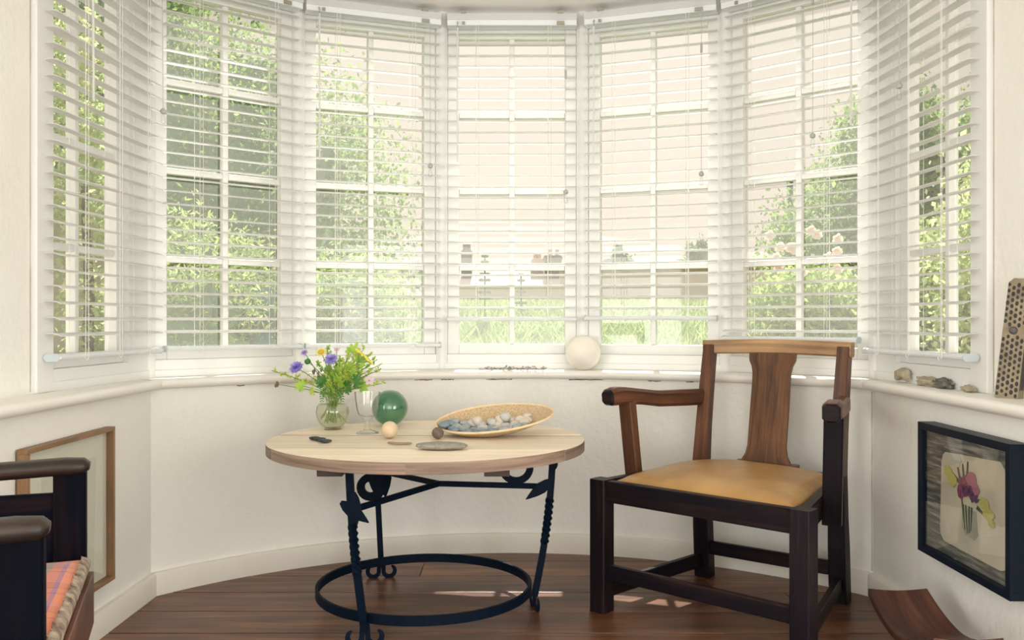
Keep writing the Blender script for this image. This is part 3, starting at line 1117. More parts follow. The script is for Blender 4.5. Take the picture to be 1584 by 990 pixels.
nw = N(t, 'ShaderNodeTexNoise', Scale=220.0, Detail=3); t.links.new(uv.outputs[0], nw.inputs[0])
bumpto(t, bs, nw.outputs[0], .3, .002)
put('seat_board', cushion(.462, .478, .022, .03), m_settler, st_)
cu = put('seat_cushion', cushion(.476, .512, .006, .03), mp_, st_, smooth=True, sharp=60, label='orange plaid woven seat cushion')
# worn, frayed piping along the front edge of the cushion
b = M()
pp = [lerp(P2, P1, lerp(.03, .97, i / 170)) + bk * .004 + V((0, 0, .492 + .003 * noise.noise(V((i * .3, 0, 0))))) for i in range(171)]
b.sweep(pp, [(.001, -.011), (.003, -.006), (.003, .004), (-.002, .011), (-.012, .0150), (-.012, -.011)], scale=[(1 + .5 * noise.noise(V((i * .47, 5, 0))), 1 + .3 * noise.noise(V((i * .61, 9, 0)))) for i in range(171)])
put('frayed_edge', b, plain('frayed_wadding', (.46, .38, .28), .95, c2=(.10, .06, .05), scale=38, bump=.5, dist=.004), cu, smooth=True, label='frayed beige stuffing edge')

# ------------------------------------------------------------------ light oak picture frame on the left wall
def side_frame(name, sgn, ya, yb, z0, z1, xw, depth, bar, mat, label, cat='picture'):
    """ya far end, yb near end; xw wall plane; depth towards the room"""
    root = thing(name, (sgn * xw, (ya + yb) / 2, z0), label, cat)
    def fn(y, v, d): return (sgn * (xw - d), y, v)
    for (y0, y1, v0, v1, g) in ((yb, ya, z1 - bar, z1, 0), (yb, ya, z0, z0 + bar, 0), (ya - bar, ya, z0 + bar, z1 - bar, 1), (yb, yb + bar, z0 + bar, z1 - bar, 1)):
        b = M(); b.box(y0, y1, v0, v1, .002, depth, fn=fn, g=g)
        put('frame_side', b, mat, root, bevel=.001)
    return root, fn
fr, fn = side_frame('picture_frame', -1, 2.90, 2.375, .165, .657, 1.312, .032, .013, m_lightoak, 'light oak framed pale drawing hanging behind the plaid-seated armchair')
b = M(); b.box(2.388, 2.887, .178, .644, .003, .008, fn=fn); put('mount_board', b, m_mount, fr)
b = M(); b.prism([(2.50, .245), (2.80, .215), (2.815, .575), (2.49, .560)], .0082, .0092, fn=fn); put('drawing', b, m_sketch, fr)
b = M(); b.box(2.388, 2.887, .178, .644, .014, .0155, fn=fn); put('glass', b, m_picglass, fr)

# black framed flower picture on the right wall
fr, fn = side_frame('picture_frame', 1, 2.785, 2.269, .289, .686, 1.312, .055, .022, m_black, 'black box-framed picture of flowers in a glass vase on a grey ground', 'picture')
_fn0 = fn
fn = lambda y, v, d: _fn0(y, v, d + .026)
mb, t, bs = newmat('brushed_grey_ground')
tcn = N(t, 'ShaderNodeTexCoord'); mpn = N(t, 'ShaderNodeMapping'); mpn.inputs['Scale'].default_value = (1, 5, 75)
t.links.new(tcn.outputs['Object'], mpn.inputs[0])
nn_ = N(t, 'ShaderNodeTexNoise', Scale=1.0, Detail=7, Roughness=.65); t.links.new(mpn.outputs[0], nn_.inputs[0])
r_ = ramp(t, nn_.outputs[0], [(.32, (.03, .035, .04)), (.48, (.13, .13, .12)), (.68, (.46, .44, .37))])
t.links.new(r_.outputs[0], bs.inputs['Base Color']); bs.inputs['Roughness'].default_value = .7
b = M(); b.box(2.291, 2.763, .311, .664, .003, .010, fn=fn); put('picture_ground', b, mb, fr)
YF, YN = 2.763, 2.291
def Q(u, v): return (lerp(YF, YN, u), lerp(.664, .311, v))          # u, v from the picture's upper far corner
def pflat(name, poly, d, mat, par=None, label=None):
    pl = [Q(*p) for p in poly]
    ar = sum(pl[i][0] * pl[(i + 1) % len(pl)][1] - pl[(i + 1) % len(pl)][0] * pl[i][1] for i in range(len(pl)))
    if ar < 0: pl.reverse()
    b = M(); b.prism(pl, d, d + .0007, fn=fn)
    return put(name, b, mat, par or fr, label=label)
paper = []
rr = random.Random(3)
for (cx, cy, a0) in ((.28, .245, 180), (.86, .20, 270), (.88, .80, 0), (.26, .80, 90)):
    for j in range(6):
        a = math.radians(a0 + 18 * j)
        paper.append((cx + .075 * math.cos(a) + rr.uniform(-.006, .006), cy + .10 * math.sin(a) + rr.uniform(-.006, .006)))
pa = pflat('painted_panel', paper, .0104, plain('cream_paper', (.66, .61, .49), .8, c2=(.50, .46, .36), scale=9), label='cream painted panel')
def disc(cu_, cv, ru, rv, n=12, ph=0, wob=0.0, seed=1):
    r = random.Random(seed)
    return [(cu_ + ru * math.cos(ph + 2 * math.pi * i / n) * (1 + r.uniform(-wob, wob)), cv + rv * math.sin(ph + 2 * math.pi * i / n) * (1 + r.uniform(-wob, wob))) for i in range(n)]
m_pw = plain('painted_white', (.55, .55, .45), .8); m_py = plain('painted_yellow', (.45, .42, .10), .8, c2=(.5, .48, .18), scale=60)
m_pr = plain('painted_crimson', (.16, .03, .06), .8, c2=(.30, .10, .18), scale=90); m_pp = plain('painted_plum', (.05, .02, .06), .8, c2=(.20, .08, .16), scale=80)
m_pg = plain('painted_green', (.05, .07, .05), .8, c2=(.12, .14, .09), scale=60); m_pk = plain('painted_pink', (.40, .16, .22), .8); m_pgl = plain('painted_glass', (.36, .36, .29), .6, c2=(.44, .43, .34), scale=50)
def stroke(p0, p1, w): 
    dx, dy = p1[0] - p0[0], p1[1] - p0[1]; l = math.hypot(dx, dy); nx_, ny_ = -dy / l * w, dx / l * w
    return [(p0[0] + nx_, p0[1] + ny_), (p0[0] - nx_, p0[1] - ny_), (p1[0] - nx_ * .4, p1[1] - ny_ * .4), (p1[0] + nx_ * .4, p1[1] + ny_ * .4)]
pflat('painted_vase', [(.47, .55), (.63, .54), (.65, .72), (.61, .77), (.50, .76), (.46, .70)], .0114, m_pgl, label='painted glass vase')
for i, (a, c_) in enumerate((((.48, .52), (.50, .72)), ((.51, .52), (.53, .74)), ((.55, .52), (.55, .73)), ((.58, .52), (.57, .71)), ((.46, .46), (.49, .66)))):
    pflat('painted_stem', stroke(a, c_, .008), .0122 + i * .00004, m_pg)
for i, (a, c_) in enumerate((((.47, .42), (.41, .22)), ((.50, .40), (.475, .20)), ((.52, .40), (.535, .17)), ((.44, .36), (.35, .30)), ((.62, .46), (.70, .43)), ((.64, .50), (.74, .55)))):
    pflat('painted_leaf', stroke(a, c_, .017), .0125 + i * .00004, m_pg)
for i, (u_, v_, ru, rv, m__) in enumerate(((.40, .185, .055, .06, m_pw), (.30, .30, .05, .05, m_py), (.35, .36, .06, .055, m_py), (.72, .45, .055, .05, m_py), (.77, .52, .06, .045, m_py), (.80, .58, .04, .035, m_py), (.50, .38, .085, .085, m_pr), (.60, .40, .055, .08, m_pp), (.58, .30, .055, .055, m_pk), (.63, .36, .04, .05, m_pk), (.46, .42, .05, .06, m_pr))):
    pf_ = pflat('painted_flower', disc(u_, v_, ru, rv, 14, wob=.22, seed=i + 2), .0130 + i * .00012, m__)
pflat('painted_flower', disc(.51, .40, .035, .04, 10), .0148, m_pp)
b = M(); b.box(2.291, 2.763, .311, .664, .020, .0215, fn=fn); put('glass', b, m_picglass, fr)

# ------------------------------------------------------------------ carved low stool at the right
sx0, sx1 = 1.035, 1.208
b = M()
n1, n2 = 8, 24
vs, fs, uvs = [], [], []
def sz(y): return .158 + .060 * (abs(y - 2.41) / .20) ** 1.7
for lay in (0, 1):
    for j in range(n2 + 1):
        y = lerp(2.615, 2.205, j / n2)
        for i in range(n1 + 1):
            s = i / n1
            x = lerp(sx0, sx1 - .0, s) + .004 * math.sin(math.pi * j / n2) * (1 if s > .5 else -1)
            z = sz(y) - .006 * math.sin(math.pi * s) - lay * .022
            vs.append((x, y, z))
q = (n1 + 1) * (n2 + 1)
def U(k): k = k % q; return (k // (n1 + 1) * .017, k % (n1 + 1) * .022)
for j in range(n2):
    for i in range(n1):
        a = j * (n1 + 1) + i
        for f in ((a, a + n1 + 1, a + n1 + 2, a + 1), (q + a, q + a + 1, q + a + n1 + 2, q + a + n1 + 1)):
            fs.append(f); uvs.append([U(k) for k in f])
for i in range(n1):
    for a, r in ((i, 0), (n2 * (n1 + 1) + i, 1)):
        f = (a, a + 1, q + a + 1, q + a); fs.append(f if not r else tuple(reversed(f))); uvs.append([U(k) for k in fs[-1]])
for j in range(n2):
    for a, r in ((j * (n1 + 1), 1), (j * (n1 + 1) + n1, 0)):
        f = (a, a + n1 + 1, q + a + n1 + 1, q + a); fs.append(f if not r else tuple(reversed(f))); uvs.append([U(k) for k in fs[-1]])
b.add(vs, fs, uvs)
stl = thing('carved_stool', (1.12, 2.41, 0), 'low hardwood stool with curved dished seat standing under the black framed picture', 'stool')
put('seat', b, m_stool, stl, smooth=True, sharp=40, bevel=.003)
b = M(); b.sweep([(1.12, 2.41, .02), (1.12, 2.41, .06), (1.12, 2.41, .10), (1.12, 2.41, .139)], rect(.13, .17, .01), up=(0, 1, 0), scale=[1.05, .85, .85, 1.1])
put('pedestal', b, m_stool, stl, smooth=True, sharp=30)
b = M(); b.box(1.035, 1.205, 2.27, 2.55, 0, .022, g=1)
put('base', b, m_stool, stl, bevel=.004)

# ------------------------------------------------------------------ things on the table
def tz(px, py): return onz(px, py, TZ)
# green glass float
p = V((-.476, 3.47, 0))
p.x = (603 - 792) * 3.47 / F
mg, t, bs = newmat('green_float_glass')
bs.inputs['Base Color'].default_value = (.13, .42, .22, 1)
bs.inputs['Roughness'].default_value = .05
bs.inputs['Transmission Weight'].default_value = .55
bs.inputs['IOR'].default_value = 1.5
bs.inputs['Coat Weight'].default_value = .8
bs.inputs['Coat Roughness'].default_value = .03
tcn = N(t, 'ShaderNodeTexCoord'); nn_ = N(t, 'ShaderNodeTexNoise', Scale=18.0, Detail=3); t.links.new(tcn.outputs['Object'], nn_.inputs[0])
r_ = ramp(t, nn_.outputs[0], [(.3, (.055, .21, .105)), (.7, (.12, .34, .18))]); t.links.new(r_.outputs[0], bs.inputs['Base Color'])
b = M(); b.ball((p.x, p.y, TZ + .0695), .0695, 40, 24)
solo('glass_float', b, mg, 'green glass fishing float resting behind the clear goblet', 'ornament')
# balls
p = tz(602, 678.5); p.y += .012
m_cream = plain('cream_stone', (.62, .48, .31), .6, c2=(.70, .57, .40), scale=40, bump=.2)
b = M(); b.ball((p.x, p.y, TZ + .0292), .0292, 28, 18)
solo('stone_ball', b, m_cream, 'cream stone ball on the table in front of the green float', 'ball')
p = tz(677, 679.5); p.y += .008
b = M(); b.ball((p.x, p.y, TZ + .0205), .0205, 24, 16)
solo('stone_ball', b, plain('dark_brown_stone', (.12, .085, .065), .65, c2=(.19, .14, .11), scale=60, bump=.3), 'small dark brown stone ball beside the straw basket', 'ball')
# flat stone
p = tz(682, 697)
b = M(); b.ball((p.x, p.y + .02, TZ + .0125), (.083, .040, .0128), 36, 14, amp=.12, fq=2.0, seed=4.0)
solo('flat_stone', b, plain('speckled_grey_stone', (.24, .225, .18), .8, c2=(.33, .31, .26), scale=90, bump=.5), 'long flat grey speckled stone at the near side of the table', 'stone')
# bent bone sliver
p0, p1 = tz(600, 687), tz(637, 688)
b = M()
pp = [lerp(p0, p1, i / 14) + V((0, -.012 * math.sin(math.pi * i / 14), .005)) for i in range(15)]
b.sweep(pp, circ(.0045, 10), scale=[.6, .85] + [1] * 11 + [.85, .6])
solo('bone_sliver', b, plain('weathered_bone', (.30, .24, .17), .7), 'thin curved sliver of bone lying in front of the cream stone ball', 'bone')
# three dark flat stones
m_slate = plain('dark_slate', (.018, .026, .030), .5, c2=(.04, .05, .055), scale=50, bump=.2)
for k, (px, py, w_, lb) in enumerate(((486, 681, .021, 'dark flat pebble farthest from the long grey stone, first in a row of three'), (494, 682.5, .021, 'dark flat pebble in the middle of a row of three'), (502, 685.5, .024, 'dark flat pebble nearest the table edge, last in a row of three'))):
    p = tz(px, py)
    b = M(); b.ball((p.x, p.y + .008, TZ + .0062), (w_, .014, .0062), 20, 10, amp=.2, fq=1.5, seed=k + 9.0, rot=Matrix.Rotation(-.3 + .1 * k, 3, 'Z'))
    solo('slate_pebble', b, m_slate, lb, 'pebble', 'row of dark flat pebbles')
# goblet
p = tz(567, 671.5); p.y += .02
b = M()
gp = [(.0, .0), (.040, .001), (.041, .004), (.030, .008), (.014, .013), (.0085, .022), (.0095, .032), (.0080, .042), (.012, .050), (.024, .058), (.034, .070), (.040, .092), (.0435, .120), (.0462, .149), (.0450, .1495), (.0422, .120), (.0385, .092), (.0325, .072), (.022, .062), (.0, .060)]
b.lathe(gp, (p.x, p.y, TZ), 36)
solo('glass_goblet', b, m_goblet, 'clear stemmed glass goblet between the flower vase and the green float', 'glass', sharp=60)
# vase
VP = tz(513, 665); VP.y += .02
vx, vy = VP.x, VP.y
vz = thing('glass_vase', (vx, vy, TZ), 'round clear glass vase of pale water holding wildflowers', 'vase')
b = M()
vo = [(0, 0), (.034, .0), (.037, .003), (.050, .022), (.060, .046), (.0635, .066), (.060, .086), (.048, .100), (.034, .107), (.030, .114), (.033, .122), (.036, .126)]
vi = [(.0345, .126), (.031, .121), (.028, .114), (.032, .106), (.046, .098), (.058, .085), (.0612, .066), (.058, .047), (.048, .024), (.034, .007), (0, .006)]
b.lathe(vo + vi, (vx, vy, TZ), 40)
put('vase_body', b, m_vase, vz, smooth=True, sharp=60)
b = M(); b.lathe([(0, .0065), (.0335, .0075), (.0475, .0245), (.0575, .047), (.0605, .066), (.0573, .084), (.050, .094), (0, .094)], (vx, vy, TZ), 36)
put('water', b, m_water, vz, smooth=True, sharp=60)

# ---- wildflowers: each flower or sprig is a thing
m_stem = plain('green_stem', (.20, .32, .08), .6)
m_lil = island_leaf('lilac_petal', [(.46, .40, .84), (.56, .50, .88), (.38, .33, .76)], .35)
m_lilp = island_leaf('pale_lilac_petal', [(.60, .52, .80), (.70, .60, .84)], .35)
m_yel = island_leaf('yellow_petal', [(.93, .86, .10), (.95, .90, .24)], .35)
m_pale = island_leaf('pale_yellow_petal', [(.88, .80, .32), (.90, .84, .42)], .35)
m_orange = plain('orange_disc', (.62, .40, .03), .8)
m_pinkp = island_leaf('pink_petal', [(.75, .52, .62), (.82, .64, .70)], .35)
m_fol = island_leaf('bright_leaf', [(.26, .50, .05), (.38, .62, .09), (.48, .68, .13)], .45)
m_fold = island_leaf('dark_leaf', [(.06, .20, .06), (.11, .28, .08)], .35)
m_flor = island_leaf('yellow_green_floret', [(.62, .72, .14), (.76, .80, .22), (.48, .64, .12)], .4)
m_dry = plain('dried_head', (.16, .12, .08), .9)
fr_ = random.Random(11)
def stempath(head):
    a = fr_.uniform(0, 6.28); r = fr_.uniform(.008, .030)
    base = V((vx + r * math.cos(a) - (head.x - vx) * .12, vy + r * math.sin(a), TZ + fr_.uniform(.022, .045)))
    neck = V((vx + (head.x - vx) * .08 + fr_.uniform(-.015, .015), vy + fr_.uniform(-.015, .015), TZ + .118))
    d = head - neck
    up = neck + V((d.x * .30, d.y * .3, d.z * .55))
    return bez(base, lerp(base, neck, .5), lerp(base, neck, .8), neck, 5) + bez(neck, neck + V((0, 0, .02)) + d * .1, up, head, 9)[1:]
def blossom(px, py, dy, kind, label, r=.022, size=1.0, mats=None, group=None, cat='flower'):
    head = at(px, py, vy + dy)
    root = thing({'leaf': 'leaf_stem', 'spray': 'flower_sprig'}.get(kind, 'wildflower'), (vx, vy, TZ + .03), label, cat, group)
    path = stempath(head)
    b = M(); b.sweep(path, circ(.0016, 6))
    put('stem', b, mats[-1] if kind == 'dry' else m_stem, root, smooth=True)
    nrm = (V((0, -.8, .45)) + (head - V((vx, vy, TZ + .12))) * 2.2).normalized()
    q = nrm.to_track_quat('Z', 'Y').to_matrix()
    def petal(b, a, L, W, lift, r0=.2, off=0):
        d = q @ V((math.cos(a), math.sin(a), 0)); s_ = q @ V((-math.sin(a), math.cos(a), 0)); u_ = nrm
        c0 = head + u_ * off
        v_ = [c0 + d * L * r0 - s_ * W * .25, c0 + d * L * .65 - s_ * W * .5 + u_ * lift * .7, c0 + d * L + u_ * lift, c0 + d * L * .65 + s_ * W * .5 + u_ * lift * .7, c0 + d * L * r0 + s_ * W * .25]
        b.add(v_, [(0, 1, 2, 3, 4)])
    if kind == 'scabious':
        b = M()
        for ring, (n_, L, lf, of) in enumerate(((11, 1.0, .10, 0), (10, .78, .32, .06), (8, .55, .55, .12), (6, .34, .6, .18))):
            for i in range(n_):
                petal(b, 2 * math.pi * i / n_ + ring * .3 + fr_.uniform(-.12, .12), r * L * fr_.uniform(.88, 1.1), r * .55, r * lf, .1, r * of)
        put('petals', b, mats[0], root)
        b = M(); b.ball(head - nrm * .004, r * .38, 10, 6); put('flower_centre', b, mats[0], root, smooth=True)
    elif kind == 'daisy':
        b = M()
        for i in range(15): petal(b, 2 * math.pi * i / 15, r * fr_.uniform(.9, 1.05), r * .40, r * .1, .25)
        put('petals', b, mats[0], root)
        b = M(); b.ball(head + nrm * .003, (r * .42, r * .42, r * .25), 14, 8, rot=q); put('flower_centre', b, mats[1], root, smooth=True)
    elif kind == 'five':
        b = M()
        for i in range(5): petal(b, 2 * math.pi * i / 5 + .3, r, r * .72, r * .12, .05)
        put('petals', b, mats[0], root)
        b = M(); b.ball(head + nrm * .002, r * .16, 8, 5); put('flower_centre', b, m_fol, root, smooth=True)
    elif kind == 'umbel':
        b = M(); sb = M()
        for i in range(75):
            a = fr_.uniform(0, 6.28); rr_ = math.sqrt(fr_.random())
            off = V((math.cos(a) * rr_ * r * 1.25, math.sin(a) * rr_ * r * .6, 0))
            tl_ = V((off.x, off.y, -off.x * .85 + .004 * (1 - rr_ * rr_)))
            b.ball(head + tl_, .0042, 6, 4)
            if i % 8 == 0: sb.sweep([path[-2], head + tl_ - V((0, 0, .002))], circ(.0007, 4))
        put('florets', b, mats[0], root); put('floret_stalks', sb, m_stem, root)
    elif kind == 'seed':
        b = M()
        b.ball(head, r, 14, 9, amp=.3, fq=6); put('seed_head', b, mats[0], root, smooth=False)
    elif kind == 'dry':
        b = M()
        for i in range(9):
            b.ball(head + V((fr_.uniform(-1, 1) * r, fr_.uniform(-.5, .5) * r, fr_.uniform(-1.2, .8) * r)), (.004, .004, .007), 7, 5)
        put('dried_buds', b, mats[0], root, smooth=True)
    elif kind == 'spray':
        b = M(); sb = M()
        base_d = (head - path[-4]).normalized()
        for i in range(int(11 * size)):
            t_ = i / (11 * size)
            k_ = lerp(len(path) - 6, len(path) - 1, t_)
            p_ = lerp(path[int(k_)], path[min(int(k_) + 1, len(path) - 1)], k_ - int(k_))
            d_ = (V((fr_.uniform(-1, 1), fr_.uniform(-1, 1), fr_.uniform(-.1, .9))) + base_d * .7).normalized()
            L_ = r * lerp(1.5, .7, t_) * fr_.uniform(.6, 1.2)
            e_ = p_ + d_ * L_
            sb.sweep([p_, e_], circ(.0007, 4))
            for j in range(11):
                c_ = lerp(p_, e_, .3 + .75 * fr_.random()) + V((fr_.gauss(0, .0035), fr_.gauss(0, .0035), fr_.gauss(0, .0035)))
                d1 = V((fr_.gauss(0, 1), fr_.gauss(0, 1), fr_.gauss(0, 1))).normalized(); d2 = d1.orthogonal().normalized()
                s_ = .0060 * fr_.uniform(.6, 1.2)
                b.add([c_ - d1 * s_, c_ + d2 * s_ * .6, c_ + d1 * s_, c_ - d2 * s_ * .6], [(0, 1, 2, 3)])
        put('florets', b, mats[0], root); put('side_stalks', sb, m_stem, root)
    elif kind == 'leaf':
        b = M()
        dd = (head - path[-4]).normalized()
        side = dd.cross(V((0, -1, .2))).normalized()
        up_ = side.cross(dd)
        lobes = 7
        for i in range(lobes):
            a = lerp(-1.9, 1.9, i / (lobes - 1))
            d1 = dd * math.cos(a) + side * math.sin(a); d2 = -dd * math.sin(a) + side * math.cos(a)
            L_ = r * (1.25 - .25 * abs(a)) * fr_.uniform(.85, 1.1)
            W_ = r * .42
            o_ = up_ * (.002 * (i % 2))
            b.add([head + o_, head + d1 * L_ * .45 - d2 * W_ * .5 + o_, head + d1 * L_ * .8 - d2 * W_ * .42 + up_ * .004, head + d1 * L_ + up_ * .002, head + d1 * L_ * .8 + d2 * W_ * .42 + up_ * .004, head + d1 * L_ * .45 + d2 * W_ * .5 + o_], [(0, 1, 2, 3, 4, 5)])
        put('leaf_blade', b, mats[0], root)
    elif kind == 'fern':
        b = M()
        k0 = 5
        for k_ in range(k0, len(path)):
            t_ = (k_ - k0) / (len(path) - k0)
            dd = (path[min(k_ + 1, len(path) - 1)] - path[k_ - 1]).normalized()
            side = dd.cross(V((0, -1, .1))).normalized()
            for s_ in (-1, 1):
                L_ = r * (1.1 - .7 * t_) * fr_.uniform(.85, 1.15)
                d1 = (side * s_ + dd * .7).normalized(); d2 = d1.cross(V((0, -1, .2))).normalized()
                p_ = path[k_]
                b.add([p_, p_ + d1 * L_ * .5 + d2 * L_ * .16, p_ + d1 * L_, p_ + d1 * L_ * .5 - d2 * L_ * .16], [(0, 1, 2, 3)])
        put('leaflets', b, mats[0], root)
    return root
blossom(459, 569, -.03, 'scabious', 'large lilac pincushion flower hanging out low over the table edge', .030, mats=[m_lil])
blossom(512, 556, -.05, 'scabious', 'lilac pincushion flower near the middle of the bouquet', .027, mats=[m_lil])
blossom(471, 546, .01, 'scabious', 'smaller pale lilac pincushion flower above the low lilac one', .016, mats=[m_lilp])
blossom(497, 545, -.02, 'daisy', 'pale yellow daisy with an orange centre at the bouquet top', .026, mats=[m_pale, m_orange])
blossom(563, 551, -.03, 'umbel', 'flat bright yellow yarrow head tilting down', .026, mats=[m_yel])
blossom(521, 540, .03, 'five', 'small pale pink flower at the very top of the bouquet', .014, mats=[m_pinkp])
blossom(571, 589, -.05, 'five', 'pale pink five-petalled flower drooping above the goblet', .022, mats=[m_pinkp])
blossom(476, 559, -.03, 'seed', 'round green seed head between the lilac flowers', .011, mats=[m_fold])
blossom(492, 576, -.04, 'dry', 'cluster of dark dried buds left of the bouquet centre', .018, mats=[m_dry, m_stem])
blossom(428, 594, 0, 'dry', 'tiny brown bud on a long stem reaching lowest beyond the table', .006, mats=[m_dry, m_stem])
blossom(420, 573, .02, 'spray', 'pale green sprig reaching farthest out above the table edge', .020, mats=[m_flor])
blossom(597, 592, -.01, 'spray', 'yellow-green bud sprig pointing towards the green float', .018, mats=[m_flor])
MARKS = ((459, 569, 'large low lilac flower'), (512, 556, 'middle lilac flower'), (497, 545, 'yellow daisy'), (563, 551, 'yellow yarrow head'), (521, 540, 'topmost pink flower'), (571, 589, 'drooping pink flower'), (476, 559, 'round green seed head'))
def place(px, py):
    x, y, n = min(MARKS, key=lambda m: math.hypot(m[0] - px, m[1] - py))
    dx, dy = px - x, py - y
    return ('just below the ' if dy > 0 else 'just above the ') + n if abs(dy) > abs(dx) else ('right of the ' if dx > 0 else 'left of the ') + n
G = 'yellow-green sprigs filling the bouquet'
for (px, py, dy, s_) in ((506, 535, .02, 1.3), (540, 548, .0, 1.4), (565, 537, .02, 1.2), (584, 556, .0, 1.2), (590, 570, .01, 1.0), (545, 566, -.04, 1.5), (520, 572, -.05, 1.4), (532, 585, -.06, 1.3), (505, 585, -.06, 1.1), (553, 582, -.05, 1.3), (575, 545, -.02, 1.0), (490, 560, .02, 1.1), (528, 555, .03, 1.3)):
    blossom(px, py, dy, 'spray', 'feathery yellow-green sprig ' + place(px, py) + ' in the glass vase', .026, s_, [m_flor if (px + py) % 3 else m_fol], G, 'sprig')
blossom(468, 597, -.04, 'leaf', 'broad bright green lobed leaf hanging low beside the vase', .028, mats=[m_fol], cat='leaf')
blossom(484, 606, -.05, 'leaf', 'smaller yellow-green lobed leaf tucked against the vase neck', .020, mats=[m_flor], cat='leaf')
G2 = 'green leaf stems of the bouquet'
for (px, py, dy, m__) in ((540, 572, -.03, m_fol), (556, 560, -.02, m_fol), (524, 590, -.06, m_fol), (549, 590, -.06, m_fold), (500, 592, -.05, m_fold), (560, 598, -.04, m_fol), (512, 600, -.06, m_fol), (536, 600, -.06, m_fold), (545, 545, .02, m_fol), (530, 575, -.02, m_flor)):
    blossom(px, py, dy, 'leaf', 'green lobed leaf ' + place(px, py) + ' in the glass vase', .034, mats=[m__], group=G2, cat='leaf')
G3 = 'fern-like leaf stems of the bouquet'
for (px, py, dy, m__) in ((470, 575, -.02, m_fol), (548, 553, -.03, m_fol), (578, 575, -.03, m_fold), (535, 565, -.04, m_fol), (515, 580, -.05, m_fol), (562, 570, .0, m_flor), (508, 548, .02, m_fol), (485, 585, -.03, m_fol), (590, 563, .0, m_flor)):
    blossom(px, py, dy, 'fern', 'fern-like green leaf ' + place(px, py) + ' in the glass vase', .018, mats=[m__], group=G3, cat='leaf')
# dark cut leaves hanging over the vase neck
for (px, py, lb) in ((498, 619, 'dark green cut leaf drooping over the vase neck, away from the goblet'), (529, 620, 'dark green cut leaf hanging over the vase neck beside the goblet')):
    root = thing('leaf_stem', (vx, vy, TZ + .1), lb, 'leaf')
    a0 = V((vx + (px - 513) * .0004, vy - .020, TZ + .128)); a1 = V((vx + (px - 513) * .0016, vy - .046, TZ + .155)); e_ = at(px, py, vy - .062)
    path = bez(a0, a1, e_ + V((0, 0, .03)), e_, 9)
    b = M(); b.sweep(path, circ(.0014, 5)); put('stem', b, m_stem, root)
    b = M()
    for k_ in range(3, 10):
        dd = (path[k_] - path[k_ - 1]).normalized(); sd_ = dd.cross(V((0, -1, 0))).normalized()
        for s_ in (-1, 1):
            d1 = (sd_ * s_ + dd * .8).normalized(); d2 = d1.cross(V((0, -1, 0))).normalized(); L_ = .020 * (1.15 - .07 * k_)
            b.add([path[k_], path[k_] + d1 * L_ * .5 + d2 * L_ * .2, path[k_] + d1 * L_, path[k_] + d1 * L_ * .5 - d2 * L_ * .2], [(0, 1, 2, 3)])
    put('leaflets', b, m_fold, root)

# ---- straw basket with pebbles
ms, t, bs = newmat('woven_straw')
uv = N(t, 'ShaderNodeUVMap'); mpn = N(t, 'ShaderNodeMapping'); mpn.inputs['Scale'].default_value = (150, 26, 1)
t.links.new(uv.outputs[0], mpn.inputs[0])
ck = N(t, 'ShaderNodeTexNoise', Scale=1.0, Detail=3); t.links.new(mpn.outputs[0], ck.inputs[0])
r_ = ramp(t, ck.outputs[0], [(.3, (.42, .28, .15)), (.5, (.56, .41, .24)), (.7, (.66, .52, .35))])
t.links.new(r_.outputs[0], bs.inputs['Base Color']); bs.inputs['Roughness'].default_value = .75
bumpto(t, bs, ck.outputs[0], .5, .003)
BC = V((-.068, 3.20, .653)); BA, BB, BD = .203, .138, .050
SX, SY = .10, .24
def dish(u, v, o=0.0):
    r2_v = u * u + v * v
    x, y = u * BA, v * BB
    x *= 1 + .06 * max(u, 0) ** 2
    return V((BC.x + x, BC.y + y, BC.z - BD + BD * r2_v ** 1.15 + SX * x + SY * y - o))
bk_ = thing('straw_basket', (BC.x, BC.y, TZ), 'shallow oval woven straw basket tilted on the table and heaped with pebbles', 'basket')
b = M()
nr, na = 12, 56
for side_, o in ((0, 0.0), (1, .004)):
    vs, fs, uvs = [], [], []
    vs.append(dish(0, 0, o))
    for i in range(1, nr + 1):
        for j in range(na):
            a = 2 * math.pi * j / na
            vs.append(dish(i / nr * math.cos(a), i / nr * math.sin(a), o))
    for j in range(na):
        j2 = (j + 1) % na
        f = (0, 1 + j, 1 + j2); fs.append(f if not side_ else tuple(reversed(f))); uvs.append([(j / na, 0)] * 3)
        for i in range(nr - 1):
            a = 1 + i * na
            f = (a + j, a + na + j, a + na + j2, a + j2)
            uq = [(j / na, i / nr), (j / na, (i + 1) / nr), ((j + 1) / na, (i + 1) / nr), ((j + 1) / na, i / nr)]
            if side_: f = tuple(reversed(f)); uq = uq[::-1]
            fs.append(f); uvs.append(uq)
    b.add(vs, fs, uvs)
put('basket_body', b, ms, bk_, smooth=True)
b = M(); b.sweep([dish(math.cos(2 * math.pi * j / 64), math.sin(2 * math.pi * j / 64), .002) for j in range(64)], circ(.0042, 8), closed=True)
put('rim', b, plain('pale_straw_rim', (.70, .52, .30), .7, c2=(.78, .62, .40), scale=60), bk_, smooth=True)
m_peb = [plain('blue_grey_pebble', (.17, .22, .26), .55, c2=(.24, .29, .32), scale=30), plain('mid_grey_pebble', (.30, .33, .33), .55, c2=(.38, .41, .40), scale=30),
         plain('cream_pebble', (.60, .54, .44), .6, c2=(.68, .62, .52), scale=30), plain('white_grey_pebble', (.50, .49, .45), .6, c2=(.58, .57, .52), scale=30)]
pr_ = random.Random(21)
placed = []
